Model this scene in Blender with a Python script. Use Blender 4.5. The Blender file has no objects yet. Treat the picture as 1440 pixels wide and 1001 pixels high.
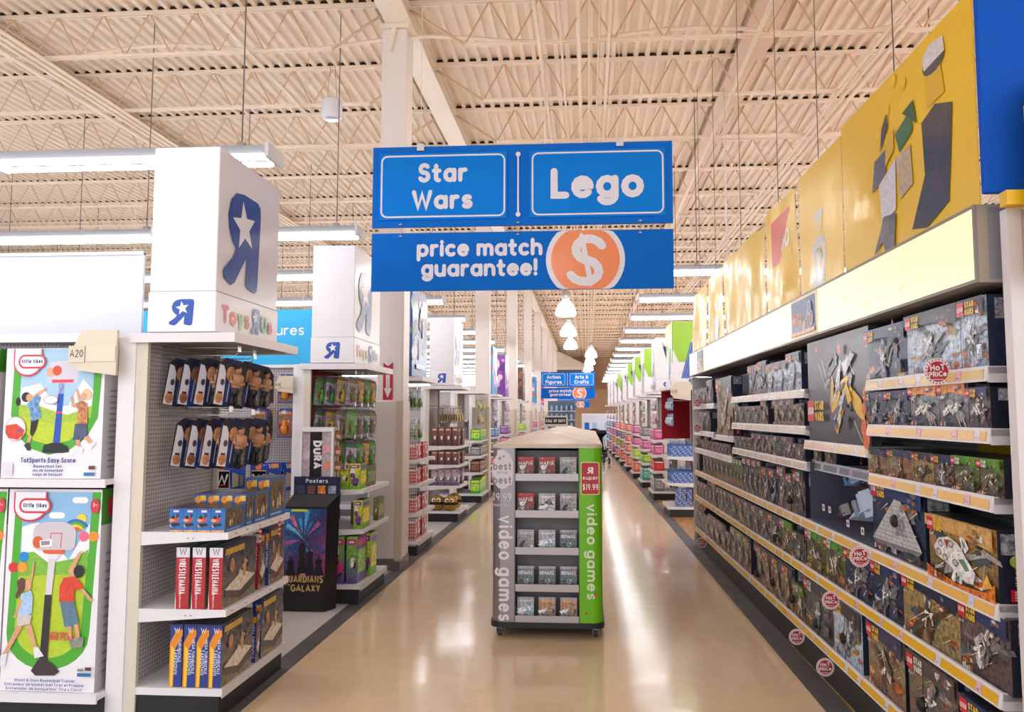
import bpy, math, random
from mathutils import Matrix, Vector
R = math.radians
PI = math.pi
sc = bpy.context.scene
col = sc.collection

# ------------------------------------------------------------------ camera
CW, CH, CF, CCX, CCY = 1440.0, 1001.0, 1081.0, 752.0, 500.0
EYE = 1.7
AX = ((0.99767879, 0.0052131, 0.06789597), (0.06809581, -0.07637773, -0.99475093), (0.0, 0.99706533, -0.07655543))
cam_d = bpy.data.cameras.new('camera')
cam_d.sensor_width = 36.0
cam_d.lens = CF / CW * 36.0
cam_d.shift_x = -(CCX - CW / 2) / CW
cam_d.clip_end = 200
cam = bpy.data.objects.new('camera', cam_d)
col.objects.link(cam)
cam.matrix_world = Matrix((tuple(AX[0]) + (0,), tuple(AX[1]) + (0,), tuple(AX[2]) + (EYE,), (0, 0, 0, 1)))
sc.camera = cam

# ------------------------------------------------------------------ world, exposure
w = bpy.data.worlds.new('world'); sc.world = w
w.use_nodes = True
w.node_tree.nodes['Background'].inputs[0].default_value = (0.97, 0.98, 1.0, 1)
w.node_tree.nodes['Background'].inputs[1].default_value = 1.35
sc.view_settings.view_transform = 'Standard'
sc.view_settings.look = 'None'
sc.view_settings.gamma = 1.0
sc.view_settings.use_curve_mapping = False
sc.view_settings.exposure = 0.0
TUBE = 24.0      # strength of the fluorescent lenses
DOME = 26.0      # strength of the pendant lamps
GLOW = 0.6       # strength of the lit yellow fascia

# ------------------------------------------------------------------ colours and materials
def C(h, busy=0.0):
    h = h.lstrip('#')
    v = [int(h[i:i + 2], 16) / 255 for i in (0, 2, 4)]
    v = [x / 12.92 if x <= 0.04045 else ((x + 0.055) / 1.055) ** 2.4 for x in v]
    return (v[0], v[1], v[2], busy)
def mixc(a, b, t):
    return tuple(a[i] * (1 - t) + b[i] * t for i in range(4))

def new_mat(name):
    m = bpy.data.materials.new(name); m.use_nodes = True
    nt = m.node_tree
    return m, nt, nt.nodes, nt.links, nt.nodes['Principled BSDF']

def tinted(name, rough, metallic=0.0, coat=0.0, spec=0.5, bumpy=0.0):
    """paint / print / metal whose colour is stored on the faces; the fourth channel says how busy the print is"""
    m, nt, N, L, b = new_mat(name)
    a = N.new('ShaderNodeAttribute'); a.attribute_name = 'Col'
    tc = N.new('ShaderNodeTexCoord')
    n1 = N.new('ShaderNodeTexNoise'); n1.inputs['Scale'].default_value = 38; n1.inputs['Detail'].default_value = 5; n1.inputs['Roughness'].default_value = 0.75
    n2 = N.new('ShaderNodeTexNoise'); n2.inputs['Scale'].default_value = 17; n2.inputs['Detail'].default_value = 3
    L.new(tc.outputs['Object'], n1.inputs['Vector']); L.new(tc.outputs['Object'], n2.inputs['Vector'])
    mr = N.new('ShaderNodeMapRange'); mr.inputs[1].default_value = 0.38; mr.inputs[2].default_value = 0.64
    mr.inputs[3].default_value = 0.25; mr.inputs[4].default_value = 2.1
    L.new(n1.outputs['Fac'], mr.inputs[0])
    mul = N.new('ShaderNodeMixRGB'); mul.blend_type = 'MULTIPLY'
    L.new(a.outputs['Alpha'], mul.inputs[0]); L.new(a.outputs['Color'], mul.inputs[1]); L.new(mr.outputs[0], mul.inputs[2])
    sc_ = N.new('ShaderNodeMath'); sc_.operation = 'MULTIPLY'; sc_.inputs[1].default_value = 0.22
    L.new(a.outputs['Alpha'], sc_.inputs[0])
    hs = N.new('ShaderNodeHueSaturation'); hs.inputs['Saturation'].default_value = 1.7
    L.new(n2.outputs['Color'], hs.inputs['Color'])
    ov = N.new('ShaderNodeMixRGB'); ov.blend_type = 'OVERLAY'
    L.new(sc_.outputs[0], ov.inputs[0]); L.new(mul.outputs[0], ov.inputs[1]); L.new(hs.outputs[0], ov.inputs[2])
    L.new(ov.outputs[0], b.inputs['Base Color'])
    b.inputs['Roughness'].default_value = rough
    b.inputs['Metallic'].default_value = metallic
    b.inputs['Specular IOR Level'].default_value = spec
    b.inputs['Coat Weight'].default_value = coat
    b.inputs['Coat Roughness'].default_value = 0.12
    if bumpy:
        n3 = N.new('ShaderNodeTexNoise'); n3.inputs['Scale'].default_value = 3.5; n3.inputs['Detail'].default_value = 2
        L.new(tc.outputs['Object'], n3.inputs['Vector'])
        bp = N.new('ShaderNodeBump'); bp.inputs['Strength'].default_value = bumpy; bp.inputs['Distance'].default_value = 0.05
        L.new(n3.outputs['Fac'], bp.inputs['Height']); L.new(bp.outputs[0], b.inputs['Normal']); L.new(bp.outputs[0], b.inputs['Coat Normal'])
    return m
M = {}
M['paint'] = tinted('painted_surface', 0.42)
M['matte'] = tinted('matte_surface', 0.8, spec=0.25)
M['print'] = tinted('printed_card', 0.38, coat=0.12)
M['vinyl'] = tinted('banner_vinyl', 0.35, coat=0.25, bumpy=0.12)
M['metal'] = tinted('brushed_metal', 0.36, metallic=0.85)
M['rubber'] = tinted('black_plastic', 0.5)

def solid(name, c, rough=0.5, metallic=0.0, emit=None, es=0.0):
    m, nt, N, L, b = new_mat(name)
    tc = N.new('ShaderNodeTexCoord'); n = N.new('ShaderNodeTexNoise'); n.inputs['Scale'].default_value = 3
    L.new(tc.outputs['Object'], n.inputs['Vector'])
    mr = N.new('ShaderNodeMapRange'); mr.inputs[3].default_value = 0.94; mr.inputs[4].default_value = 1.05
    L.new(n.outputs['Fac'], mr.inputs[0])
    mu = N.new('ShaderNodeMixRGB'); mu.blend_type = 'MULTIPLY'; mu.inputs[0].default_value = 1
    mu.inputs[1].default_value = tuple(c[:3]) + (1,); L.new(mr.outputs[0], mu.inputs[2])
    L.new(mu.outputs[0], b.inputs['Base Color'])
    b.inputs['Roughness'].default_value = rough; b.inputs['Metallic'].default_value = metallic
    if emit:
        b.inputs['Emission Color'].default_value = tuple(emit[:3]) + (1,); b.inputs['Emission Strength'].default_value = es
    return m
M['tube'] = solid('fluorescent_lens', C('#ffffff'), 0.4, emit=C('#f8faff'), es=TUBE)
M['dome'] = solid('glowing_glass_bell', C('#ffffff'), 0.3, emit=C('#fff8f2'), es=DOME)
M['glow'] = solid('backlit_acrylic', C('#f6e6a8'), 0.3, emit=(1.0, 0.86, 0.55), es=GLOW)
M['deck'] = solid('painted_steel_deck', C('#ecd8c2'), 0.6)
M['web'] = solid('joist_web_steel', C('#d2b594'), 0.55)
M['steel'] = solid('painted_joist_steel', C('#f0dcc6'), 0.55)
def clear(name, tint=(1, 1, 1)):
    m, nt, N, L, b = new_mat(name)
    tr = N.new('ShaderNodeBsdfTransparent'); tr.inputs[0].default_value = tuple(tint) + (1,)
    gl = N.new('ShaderNodeBsdfGlossy'); gl.inputs['Roughness'].default_value = 0.06
    lw = N.new('ShaderNodeLayerWeight'); lw.inputs[0].default_value = 0.5
    pw = N.new('ShaderNodeMath'); pw.operation = 'POWER'; pw.inputs[1].default_value = 3.0; L.new(lw.outputs['Facing'], pw.inputs[0])
    fr = N.new('ShaderNodeMath'); fr.operation = 'MULTIPLY_ADD'; fr.inputs[1].default_value = 0.2; fr.inputs[2].default_value = 0.03; L.new(pw.outputs[0], fr.inputs[0])
    mx = N.new('ShaderNodeMixShader')
    L.new(fr.outputs[0], mx.inputs[0]); L.new(tr.outputs[0], mx.inputs[1]); L.new(gl.outputs[0], mx.inputs[2])
    L.new(mx.outputs[0], N['Material Output'].inputs['Surface'])
    return m
M['clear'] = clear('clear_plastic', (0.93, 0.96, 1.0))

def pegboard(name, c, hole):
    m, nt, N, L, b = new_mat(name)
    tc = N.new('ShaderNodeTexCoord'); sx = N.new('ShaderNodeSeparateXYZ'); L.new(tc.outputs['Object'], sx.inputs[0])
    d = []
    for k in (0, 2):
        q = N.new('ShaderNodeMath'); q.operation = 'MULTIPLY'; q.inputs[1].default_value = 1 / 0.0254; L.new(sx.outputs[k], q.inputs[0])
        f = N.new('ShaderNodeMath'); f.operation = 'FRACT'; L.new(q.outputs[0], f.inputs[0])
        s = N.new('ShaderNodeMath'); s.operation = 'SUBTRACT'; s.inputs[1].default_value = 0.5; L.new(f.outputs[0], s.inputs[0])
        p = N.new('ShaderNodeMath'); p.operation = 'POWER'; p.inputs[1].default_value = 2; 
        ab = N.new('ShaderNodeMath'); ab.operation = 'ABSOLUTE'; L.new(s.outputs[0], ab.inputs[0]); L.new(ab.outputs[0], p.inputs[0]); d.append(p)
    ad = N.new('ShaderNodeMath'); ad.operation = 'ADD'; L.new(d[0].outputs[0], ad.inputs[0]); L.new(d[1].outputs[0], ad.inputs[1])
    lt = N.new('ShaderNodeMath'); lt.operation = 'LESS_THAN'; lt.inputs[1].default_value = 0.045; L.new(ad.outputs[0], lt.inputs[0])
    mx = N.new('ShaderNodeMixRGB'); L.new(lt.outputs[0], mx.inputs[0]); mx.inputs[1].default_value = tuple(c[:3]) + (1,); mx.inputs[2].default_value = tuple(hole[:3]) + (1,)
    L.new(mx.outputs[0], b.inputs['Base Color']); b.inputs['Roughness'].default_value = 0.6
    return m
M['peg'] = pegboard('grey_pegboard', C('#b9b2b4'), C('#5a5458'))
M['pegred'] = pegboard('red_pegboard', C('#a81c28'), C('#571018'))
M['pegdark'] = pegboard('dark_pegboard', C('#a4a8b6'), C('#4c505c'))

def floor_mat(name, c1, c2, rough, tile, coat=0.0, joint=0.93):
    m, nt, N, L, b = new_mat(name)
    tc = N.new('ShaderNodeTexCoord')
    br = N.new('ShaderNodeTexBrick'); br.offset = 0.0; br.inputs['Scale'].default_value = 1.0
    br.inputs['Brick Width'].default_value = tile; br.inputs['Row Height'].default_value = tile; br.inputs['Mortar Size'].default_value = 0.002
    br.inputs['Color1'].default_value = c1[:3] + (1,); br.inputs['Color2'].default_value = c2[:3] + (1,)
    br.inputs['Mortar'].default_value = tuple(x * joint for x in c1[:3]) + (1,)
    L.new(tc.outputs['Object'], br.inputs['Vector'])
    n = N.new('ShaderNodeTexNoise'); n.inputs['Scale'].default_value = 9; n.inputs['Detail'].default_value = 6
    L.new(tc.outputs['Object'], n.inputs['Vector'])
    mr = N.new('ShaderNodeMapRange'); mr.inputs[3].default_value = 0.92; mr.inputs[4].default_value = 1.07; L.new(n.outputs['Fac'], mr.inputs[0])
    mu = N.new('ShaderNodeMixRGB'); mu.blend_type = 'MULTIPLY'; mu.inputs[0].default_value = 1
    L.new(br.outputs['Color'], mu.inputs[1]); L.new(mr.outputs[0], mu.inputs[2]); L.new(mu.outputs[0], b.inputs['Base Color'])
    n2 = N.new('ShaderNodeTexNoise'); n2.inputs['Scale'].default_value = 5.0; n2.inputs['Detail'].default_value = 3
    L.new(tc.outputs['Object'], n2.inputs['Vector'])
    m2 = N.new('ShaderNodeMapRange'); m2.inputs[3].default_value = rough * 0.7; m2.inputs[4].default_value = rough * 1.4; L.new(n2.outputs['Fac'], m2.inputs[0])
    L.new(m2.outputs[0], b.inputs['Roughness'])
    bp = N.new('ShaderNodeBump'); bp.inputs['Strength'].default_value = 0.10; bp.inputs['Distance'].default_value = 0.02
    L.new(n2.outputs['Fac'], bp.inputs['Height']); L.new(bp.outputs[0], b.inputs['Normal'])
    b.inputs['Specular IOR Level'].default_value = 0.6
    return m
M['floor'] = floor_mat('polished_tan_tile', C('#dfc5a4'), C('#dcc1a0'), 0.13, 0.305)
M['floorwhite'] = floor_mat('white_tile', C('#d4d0cf'), C('#cdc9c9'), 0.22, 0.305)
M['strip'] = floor_mat('charcoal_tile', C('#5a575a'), C('#535053'), 0.42, 0.305)
M['wood'] = floor_mat('oak_laminate', C('#c08f50'), C('#b98648'), 0.25, 0.6, joint=0.7)

# ------------------------------------------------------------------ mesh building
class MB:
    def __init__(s, mats='paint'):
        s.v = []; s.f = []; s.c = []; s.m = []; s.sm = []
        s.mats = [mats] if isinstance(mats, str) else list(mats)
    def face(s, pts, c, m=0, smooth=False):
        i = len(s.v); s.v += [tuple(p) for p in pts]; s.f.append(tuple(range(i, i + len(pts)))); s.c.append(c); s.m.append(m); s.sm.append(smooth)
    def idx(s, vs, fs, c, m=0, smooth=False):
        i = len(s.v); s.v += [tuple(p) for p in vs]
        for f in fs:
            s.f.append(tuple(k + i for k in f)); s.c.append(c); s.m.append(m); s.sm.append(smooth)
    def box(s, x0, x1, y0, y1, z0, z1, c, m=0, mtx=None):
        vs = [(x0, y0, z0), (x1, y0, z0), (x1, y1, z0), (x0, y1, z0), (x0, y0, z1), (x1, y0, z1), (x1, y1, z1), (x0, y1, z1)]
        if mtx: vs = [tuple(mtx @ Vector(p)) for p in vs]
        s.idx(vs, [(3, 2, 1, 0), (4, 5, 6, 7), (0, 1, 5, 4), (1, 2, 6, 5), (2, 3, 7, 6), (3, 0, 4, 7)], c, m)
    def bev(s, x0, x1, y0, y1, z0, z1, b, c, m=0):
        """box with chamfered vertical and horizontal edges"""
        def ring(z, e):
            return [(x0 + e + b, y0 + e, z), (x1 - e - b, y0 + e, z), (x1 - e, y0 + e + b, z), (x1 - e, y1 - e - b, z),
                    (x1 - e - b, y1 - e, z), (x0 + e + b, y1 - e, z), (x0 + e, y1 - e - b, z), (x0 + e, y0 + e + b, z)]
        vs = ring(z0, b) + ring(z0 + b, 0) + ring(z1 - b, 0) + ring(z1, b)
        fs = [tuple(range(7, -1, -1)), tuple(range(24, 32))]
        for k in range(3):
            for i in range(8):
                j = (i + 1) % 8; fs.append((k * 8 + i, k * 8 + j, k * 8 + 8 + j, k * 8 + 8 + i))
        s.idx(vs, fs, c, m)
    def lathe(s, prof, c, n=16, m=0, o=(0, 0, 0), axis='z', smooth=True):
        vs = []
        for r, z in prof:
            for i in range(n):
                a = 2 * PI * i / n; p = (r * math.cos(a), r * math.sin(a), z)
                if axis == 'y': p = (p[0], p[2], p[1])
                if axis == 'x': p = (p[2], p[0], p[1])
                vs.append((p[0] + o[0], p[1] + o[1], p[2] + o[2]))
        fs = []
        for k in range(len(prof) - 1):
            for i in range(n):
                j = (i + 1) % n; q = (k * n + i, k * n + j, k * n + n + j, k * n + n + i)
                fs.append(q if axis != 'y' else q[::-1])
        s.idx(vs, fs, c, m, smooth)
    def tube(s, pts, r, c, n=6, m=0, smooth=True, caps=True):
        P = [Vector(p) for p in pts]; vs = []
        for k, p in enumerate(P):
            t = (P[min(k + 1, len(P) - 1)] - P[max(k - 1, 0)]).normalized()
            a = t.cross(Vector((0, 0, 1))); 
            if a.length < 0.05: a = t.cross(Vector((0, 1, 0)))
            a.normalize(); b = t.cross(a)
            for i in range(n):
                g = 2 * PI * i / n; vs.append(tuple(p + (a * math.cos(g) + b * math.sin(g)) * r))
        fs = []
        for k in range(len(P) - 1):
            for i in range(n):
                j = (i + 1) % n; fs.append((k * n + j, k * n + i, k * n + n + i, k * n + n + j))
        if caps: fs += [tuple(range(n)), tuple(range(len(P) * n - 1, len(P) * n - n - 1, -1))]
        s.idx(vs, fs, c, m, smooth and n > 4)
    def prism(s, outline, y0, y1, c, m=0):
        """outline in x,z pushed from y0 to y1 (y0 faces -y)"""
        n = len(outline)
        vs = [(x, y0, z) for x, z in outline] + [(x, y1, z) for x, z in outline]
        fs = [tuple(range(n)), tuple(range(2 * n - 1, n - 1, -1))]
        for i in range(n):
            j = (i + 1) % n; fs.append((j, i, n + i, n + j))
        s.idx(vs, fs, c, m)
    def mesh(s, name):
        me = bpy.data.meshes.new(name)
        me.from_pydata(s.v, [], s.f)
        for mm in s.mats: me.materials.append(M[mm])
        a = me.color_attributes.new('Col', 'FLOAT_COLOR', 'CORNER')
        buf = []
        for f, c in zip(s.f, s.c):
            if isinstance(c, list): 
                for k in range(len(f)): buf += c[k]
            else: buf += list(c) * len(f)
        a.data.foreach_set('color', buf)
        me.polygons.foreach_set('material_index', s.m)
        me.polygons.foreach_set('use_smooth', s.sm)
        me.update()
        return me
    def build(s, name, parent=None, loc=None, rotz=0.0, label=None):
        return put(name, s.mesh(name), parent, loc, rotz, label)

def put(name, me, parent=None, loc=None, rotz=0.0, label=None):
    o = bpy.data.objects.new(name, me); col.objects.link(o)
    if parent is not None: o.parent = parent
    if loc: o.location = loc
    if rotz: o.rotation_euler = (0, 0, rotz)
    if label: o['label'] = label
    return o
def tag(o, label, cat, group=None, kind=None):
    o['label'] = label; o['category'] = cat
    if group: o['group'] = group
    if kind: o['kind'] = kind
    return o
def thing(name, label, cat, loc=(0, 0, 0), rotz=0.0, group=None):
    o = bpy.data.objects.new(name, None); col.objects.link(o); o.empty_display_size = 0.1
    o.location = loc; o.rotation_euler = (0, 0, rotz)
    return tag(o, label, cat, group)
def struct(o, label=None):
    o['kind'] = 'structure'
    if label: o['label'] = label
    return o
KIDS = {}
def dup(root, loc=None, rotz=None, label=None, group=None, sx=None):
    def rec(o, par):
        c = o.copy(); col.objects.link(c)
        if par is not None: c.parent = par
        for ch in KIDS.get(o.name) or o.children: rec(ch, c)
        return c
    if root.name not in KIDS:
        def walk(o):
            KIDS[o.name] = list(o.children)
            for ch in o.children: walk(ch)
        walk(root)
    r = rec(root, None)
    if loc is not None: r.location = loc
    if rotz is not None: r.rotation_euler = (0, 0, rotz)
    if label: r['label'] = label
    if group: r['group'] = group
    return r

# ------------------------------------------------------------------ flat print and lettering
def arc(cx, cy, rx, ry, a0, a1, n=7):
    return [(cx + rx * math.cos(R(a0 + (a1 - a0) * i / n)), cy + ry * math.sin(R(a0 + (a1 - a0) * i / n))) for i in range(n + 1)]
def ring(cx, cy, rx, ry): return arc(cx, cy, rx, ry, 0, 360, 12)
G = {
 'a': (.6, [ring(.3, .33, .28, .33), [(.58, .66), (.58, 0)]]),
 'b': (.6, [ring(.3, .33, .28, .33), [(.02, 1), (.02, 0)]]),
 'c': (.52, [arc(.3, .33, .28, .33, 50, 310, 9)]),
 'd': (.6, [ring(.3, .33, .28, .33), [(.58, 1), (.58, 0)]]),
 'e': (.58, [[(.04, .36), (.55, .36)], arc(.3, .33, .28, .33, 2, 318, 10)]),
 'f': (.36, [arc(.32, .82, .18, .18, 70, 180, 4) + [(.14, 0)], [(0, .62), (.34, .62)]]),
 'g': (.6, [ring(.3, .33, .28, .33), [(.58, .66)] + [(.58, -.05)] + arc(.3, -.05, .28, .26, 0, -150, 6)]),
 'h': (.56, [[(.02, 1), (.02, 0)], [(.02, .35)] + arc(.28, .38, .26, .28, 180, 0, 6) + [(.54, 0)]]),
 'i': (.06, [[(.03, .66), (.03, 0)], [(.03, .9), (.03, .94)]]),
 'j': (.2, [[(.17, .66), (.17, -.15)] + arc(0, -.12, .17, .18, 0, -90, 3), [(.17, .9), (.17, .94)]]),
 'k': (.5, [[(.02, 1), (.02, 0)], [(.46, .66), (.04, .3)], [(.18, .42), (.5, 0)]]),
 'l': (.06, [[(.03, 1), (.03, 0)]]),
 'm': (.92, [[(.02, .66), (.02, 0)], [(.02, .4)] + arc(.24, .42, .22, .24, 180, 0, 5) + [(.46, 0)], [(.46, .4)] + arc(.68, .42, .22, .24, 180, 0, 5) + [(.9, 0)]]),
 'n': (.56, [[(.02, .66), (.02, 0)], [(.02, .38)] + arc(.28, .38, .26, .28, 180, 0, 6) + [(.54, 0)]]),
 'o': (.6, [ring(.3, .33, .28, .33)]),
 'p': (.6, [ring(.3, .33, .28, .33), [(.02, .66), (.02, -.32)]]),
 'q': (.6, [ring(.3, .33, .28, .33), [(.58, .66), (.58, -.32)]]),
 'r': (.36, [[(.02, .66), (.02, 0)], arc(.28, .34, .26, .32, 180, 75, 5)]),
 's': (.46, [arc(.24, .49, .19, .17, 40, 250, 7) + arc(.22, .17, .2, .17, 75, -150, 7)]),
 't': (.38, [[(.15, .95), (.15, .17)] + arc(.31, .17, .16, .17, 180, 280, 4), [(0, .62), (.36, .62)]]),
 'u': (.56, [[(.02, .66), (.02, .28)] + arc(.28, .28, .26, .28, 180, 360, 6), [(.54, .66), (.54, 0)]]),
 'v': (.52, [[(.01, .66), (.26, 0), (.51, .66)]]),
 'w': (.82, [[(.01, .66), (.2, 0), (.41, .6), (.62, 0), (.81, .66)]]),
 'x': (.5, [[(.01, .66), (.49, 0)], [(.49, .66), (.01, 0)]]),
 'y': (.52, [[(.01, .66), (.27, .02)], [(.51, .66), (.18, -.3)]]),
 'A': (.7, [[(0, 0), (.35, 1), (.7, 0)], [(.14, .32), (.56, .32)]]),
 'B': (.56, [[(.02, 0), (.02, 1), (.28, 1)] + arc(.28, .76, .22, .24, 90, -90, 5) + [(.02, .52)], [(.28, .52)] + arc(.28, .26, .26, .26, 90, -90, 5) + [(.02, 0)]]),
 'C': (.68, [arc(.42, .5, .4, .5, 50, 310, 10)]),
 'D': (.66, [[(.02, 0), (.02, 1), (.22, 1)] + arc(.22, .5, .42, .5, 90, -90, 8) + [(.02, 0)]]),
 'E': (.48, [[(.48, 1), (.02, 1), (.02, 0), (.48, 0)], [(.02, .52), (.44, .52)]]),
 'F': (.46, [[(.46, 1), (.02, 1), (.02, 0)], [(.02, .52), (.42, .52)]]),
 'G': (.74, [arc(.42, .5, .4, .5, 45, 350, 11) + [(.8, .45), (.48, .45)]]),
 'H': (.62, [[(.02, 0), (.02, 1)], [(.6, 0), (.6, 1)], [(.02, .52), (.6, .52)]]),
 'I': (.06, [[(.03, 0), (.03, 1)]]),
 'J': (.4, [[(.38, 1), (.38, .2)] + arc(.2, .2, .18, .2, 0, -160, 5)]),
 'K': (.58, [[(.02, 0), (.02, 1)], [(.54, 1), (.04, .48)], [(.2, .62), (.58, 0)]]),
 'L': (.44, [[(.02, 1), (.02, 0), (.44, 0)]]),
 'M': (.78, [[(.02, 0), (.06, 1), (.39, .25), (.72, 1), (.76, 0)]]),
 'N': (.64, [[(.02, 0), (.02, 1), (.62, 0), (.62, 1)]]),
 'O': (.84, [ring(.42, .5, .4, .5)]),
 'P': (.54, [[(.02, 0), (.02, 1), (.28, 1)] + arc(.28, .74, .25, .26, 90, -90, 6) + [(.02, .48)]]),
 'Q': (.84, [ring(.42, .5, .4, .5), [(.5, .25), (.82, -.05)]]),
 'R': (.58, [[(.02, 0), (.02, 1), (.28, 1)] + arc(.28, .74, .25, .26, 90, -90, 6) + [(.02, .48)], [(.28, .48), (.56, 0)]]),
 'S': (.54, [arc(.29, .75, .24, .25, 35, 250, 8) + arc(.27, .26, .26, .26, 75, -155, 8)]),
 'T': (.6, [[(0, 1), (.6, 1)], [(.3, 1), (.3, 0)]]),
 'U': (.62, [[(.02, 1), (.02, .3)] + arc(.31, .3, .29, .3, 180, 360, 7) + [(.6, 1)]]),
 'V': (.64, [[(0, 1), (.32, 0), (.64, 1)]]),
 'W': (.94, [[(0, 1), (.24, 0), (.47, .85), (.7, 0), (.94, 1)]]),
 'X': (.6, [[(.02, 1), (.58, 0)], [(.58, 1), (.02, 0)]]),
 'Y': (.6, [[(0, 1), (.3, .45), (.6, 1)], [(.3, .45), (.3, 0)]]),
 '0': (.56, [ring(.28, .5, .26, .5)]), '1': (.2, [[(.02, .82), (.16, 1), (.16, 0)]]),
 '2': (.5, [arc(.26, .74, .23, .26, 170, -30, 7) + [(.02, 0), (.5, 0)]]), '3': (.5, [arc(.25, .75, .21, .25, 150, -90, 7) + arc(.25, .26, .24, .26, 90, -150, 7)]),
 '4': (.56, [[(.44, 0), (.44, 1), (0, .3), (.56, .3)]]), '8': (.52, [ring(.26, .76, .21, .24), ring(.26, .27, .25, .27)]),
 '9': (.54, [ring(.27, .7, .25, .3), arc(.27, .35, .25, .35, 10, -140, 6)][:1] + [[(.52, .7), (.5, .4), (.3, 0)]]),
 '6': (.54, [ring(.27, .3, .25, .3), [(.02, .3), (.06, .6), (.3, 1)]]), '5': (.5, [[(.46, 1), (.08, 1), (.04, .55)] + arc(.24, .32, .25, .32, 120, -140, 7)]),
 '!': (.08, [[(.04, 1), (.04, .34)], [(.04, .01), (.04, .05)]]), '.': (.08, [[(.04, .01), (.04, .05)]]), '-': (.3, [[(0, .38), (.3, .38)]]),
 '&': (.66, [[(.64, 0), (.12, .72)] + arc(.28, .8, .17, .18, 190, -20, 5) + [(.12, .4)] + arc(.28, .22, .24, .22, 160, 350, 6) + [(.64, .5)]]),
 "'": (.06, [[(.03, 1), (.03, .8)]]), '"': (.2, [[(.03, 1), (.03, .8)], [(.17, 1), (.17, .8)]]), '+': (.4, [[(.2, .2), (.2, .6)], [(0, .4), (.4, .4)]]),
 '$': (.54, [arc(.29, .72, .23, .22, 35, 250, 7) + arc(.26, .29, .25, .23, 75, -155, 7), [(.27, 1.1), (.27, -.1)]]),
}
class Pl:
    """a printing plane: O origin, U to the reader's right, V up"""
    def __init__(s, mb, O, U, V, eps=0.0005, m=0, sx=1.0, sy=1.0):
        s.mb = mb; s.O = Vector(O); s.U = Vector(U).normalized(); s.V = Vector(V).normalized(); s.N = s.U.cross(s.V); s.e = eps; s.m = m; s.l = 1; s.sx = sx; s.sy = sy
    def P(s, u, v): return s.O + s.U * (u * s.sx) + s.V * (v * s.sy) + s.N * (s.e * s.l)
    def up(s, n=1): s.l += n; return s
    def poly(s, pts, c, lift=True):
        s.mb.face([s.P(*p) for p in pts], c, s.m)
        if lift: s.l += 1
    def rect(s, u0, v0, u1, v1, c, lift=True):
        s.poly([(u0, v0), (u1, v0), (u1, v1), (u0, v1)], c, lift)
    def grad(s, u0, v0, u1, v1, cb, ct):
        s.poly([(u0, v0), (u1, v0), (u1, v1), (u0, v1)], [cb, cb, ct, ct])
    def ell(s, cx, cy, rx, ry, c, n=14, lift=True, rot=0.0):
        k, q = math.cos(rot), math.sin(rot)
        s.poly([(cx + rx * math.cos(2 * PI * i / n) * k - ry * math.sin(2 * PI * i / n) * q, cy + rx * math.cos(2 * PI * i / n) * q + ry * math.sin(2 * PI * i / n) * k) for i in range(n)], c, lift)
    def rrect(s, u0, v0, u1, v1, r, c, n=4):
        pts = arc(u1 - r, v1 - r, r, r, 0, 90, n) + arc(u0 + r, v1 - r, r, r, 90, 180, n) + arc(u0 + r, v0 + r, r, r, 180, 270, n) + arc(u1 - r, v0 + r, r, r, 270, 360, n)
        s.poly(pts, c)
    def line(s, pts, wd, c, caps=6, lift=True):
        """one stroke of even width: a mitred strip with round ends (caps < 2 leaves them square)"""
        h = wd / 2; P = [pts[0]]
        for p in pts[1:]:
            if math.hypot(p[0] - P[-1][0], p[1] - P[-1][1]) > 1e-7: P.append(p)
        n = len(P)
        if n < 2: return
        closed = n > 3 and math.hypot(P[0][0] - P[-1][0], P[0][1] - P[-1][1]) < wd * .01 + 1e-6
        D = []
        for i in range(n - 1):
            dx, dy = P[i + 1][0] - P[i][0], P[i + 1][1] - P[i][1]; L_ = math.hypot(dx, dy); D.append((dx / L_, dy / L_))
        Ls, Rs = [], []
        for i in range(n):
            d0 = D[i - 1] if i > 0 else (D[-1] if closed else D[0]); d1 = D[i] if i < n - 1 else (D[0] if closed else D[-1])
            mx, my = -(d0[1] + d1[1]), d0[0] + d1[0]; L_ = math.hypot(mx, my)
            if L_ < 1e-6: mx, my, L_ = -d1[1], d1[0], 1
            mx /= L_; my /= L_
            k = h / max(.55, abs(mx * -d1[1] + my * d1[0]))
            Ls.append((P[i][0] + mx * k, P[i][1] + my * k)); Rs.append((P[i][0] - mx * k, P[i][1] - my * k))
        base = len(s.mb.v); m_ = n - 1 if closed else n
        vs = [s.P(*Ls[i]) for i in range(m_)] + [s.P(*Rs[i]) for i in range(m_)]
        fs = [(m_ + i, m_ + (i + 1) % m_, (i + 1) % m_, i) for i in range(n - 1)]
        if caps > 1 and not closed:
            nc = max(2, caps // 3)
            for i, sg in ((0, -1), (n - 1, 1)):
                d = D[0] if i == 0 else D[-1]; k0 = len(vs)
                for j in range(1, nc):
                    a = PI * j / nc
                    ox, oy = math.cos(a), math.sin(a) * sg
                    vs.append(s.P(P[i][0] - d[1] * h * ox + d[0] * h * oy, P[i][1] + d[0] * h * ox + d[1] * h * oy))
                arc_ = list(range(k0, k0 + nc - 1)); f = [i] + arc_ + [m_ + i]
                fs.append(tuple(f if sg < 0 else f[::-1]))
        s.mb.idx(vs, fs, c, s.m)
        if lift: s.l += 1
    def tw(s, t, h, wd=0.16, xs=1.0, gap=0.13):
        return sum(((0.35 if ch == ' ' else G[ch][0] * xs + wd + gap) * h) for ch in t) - gap * h
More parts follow.
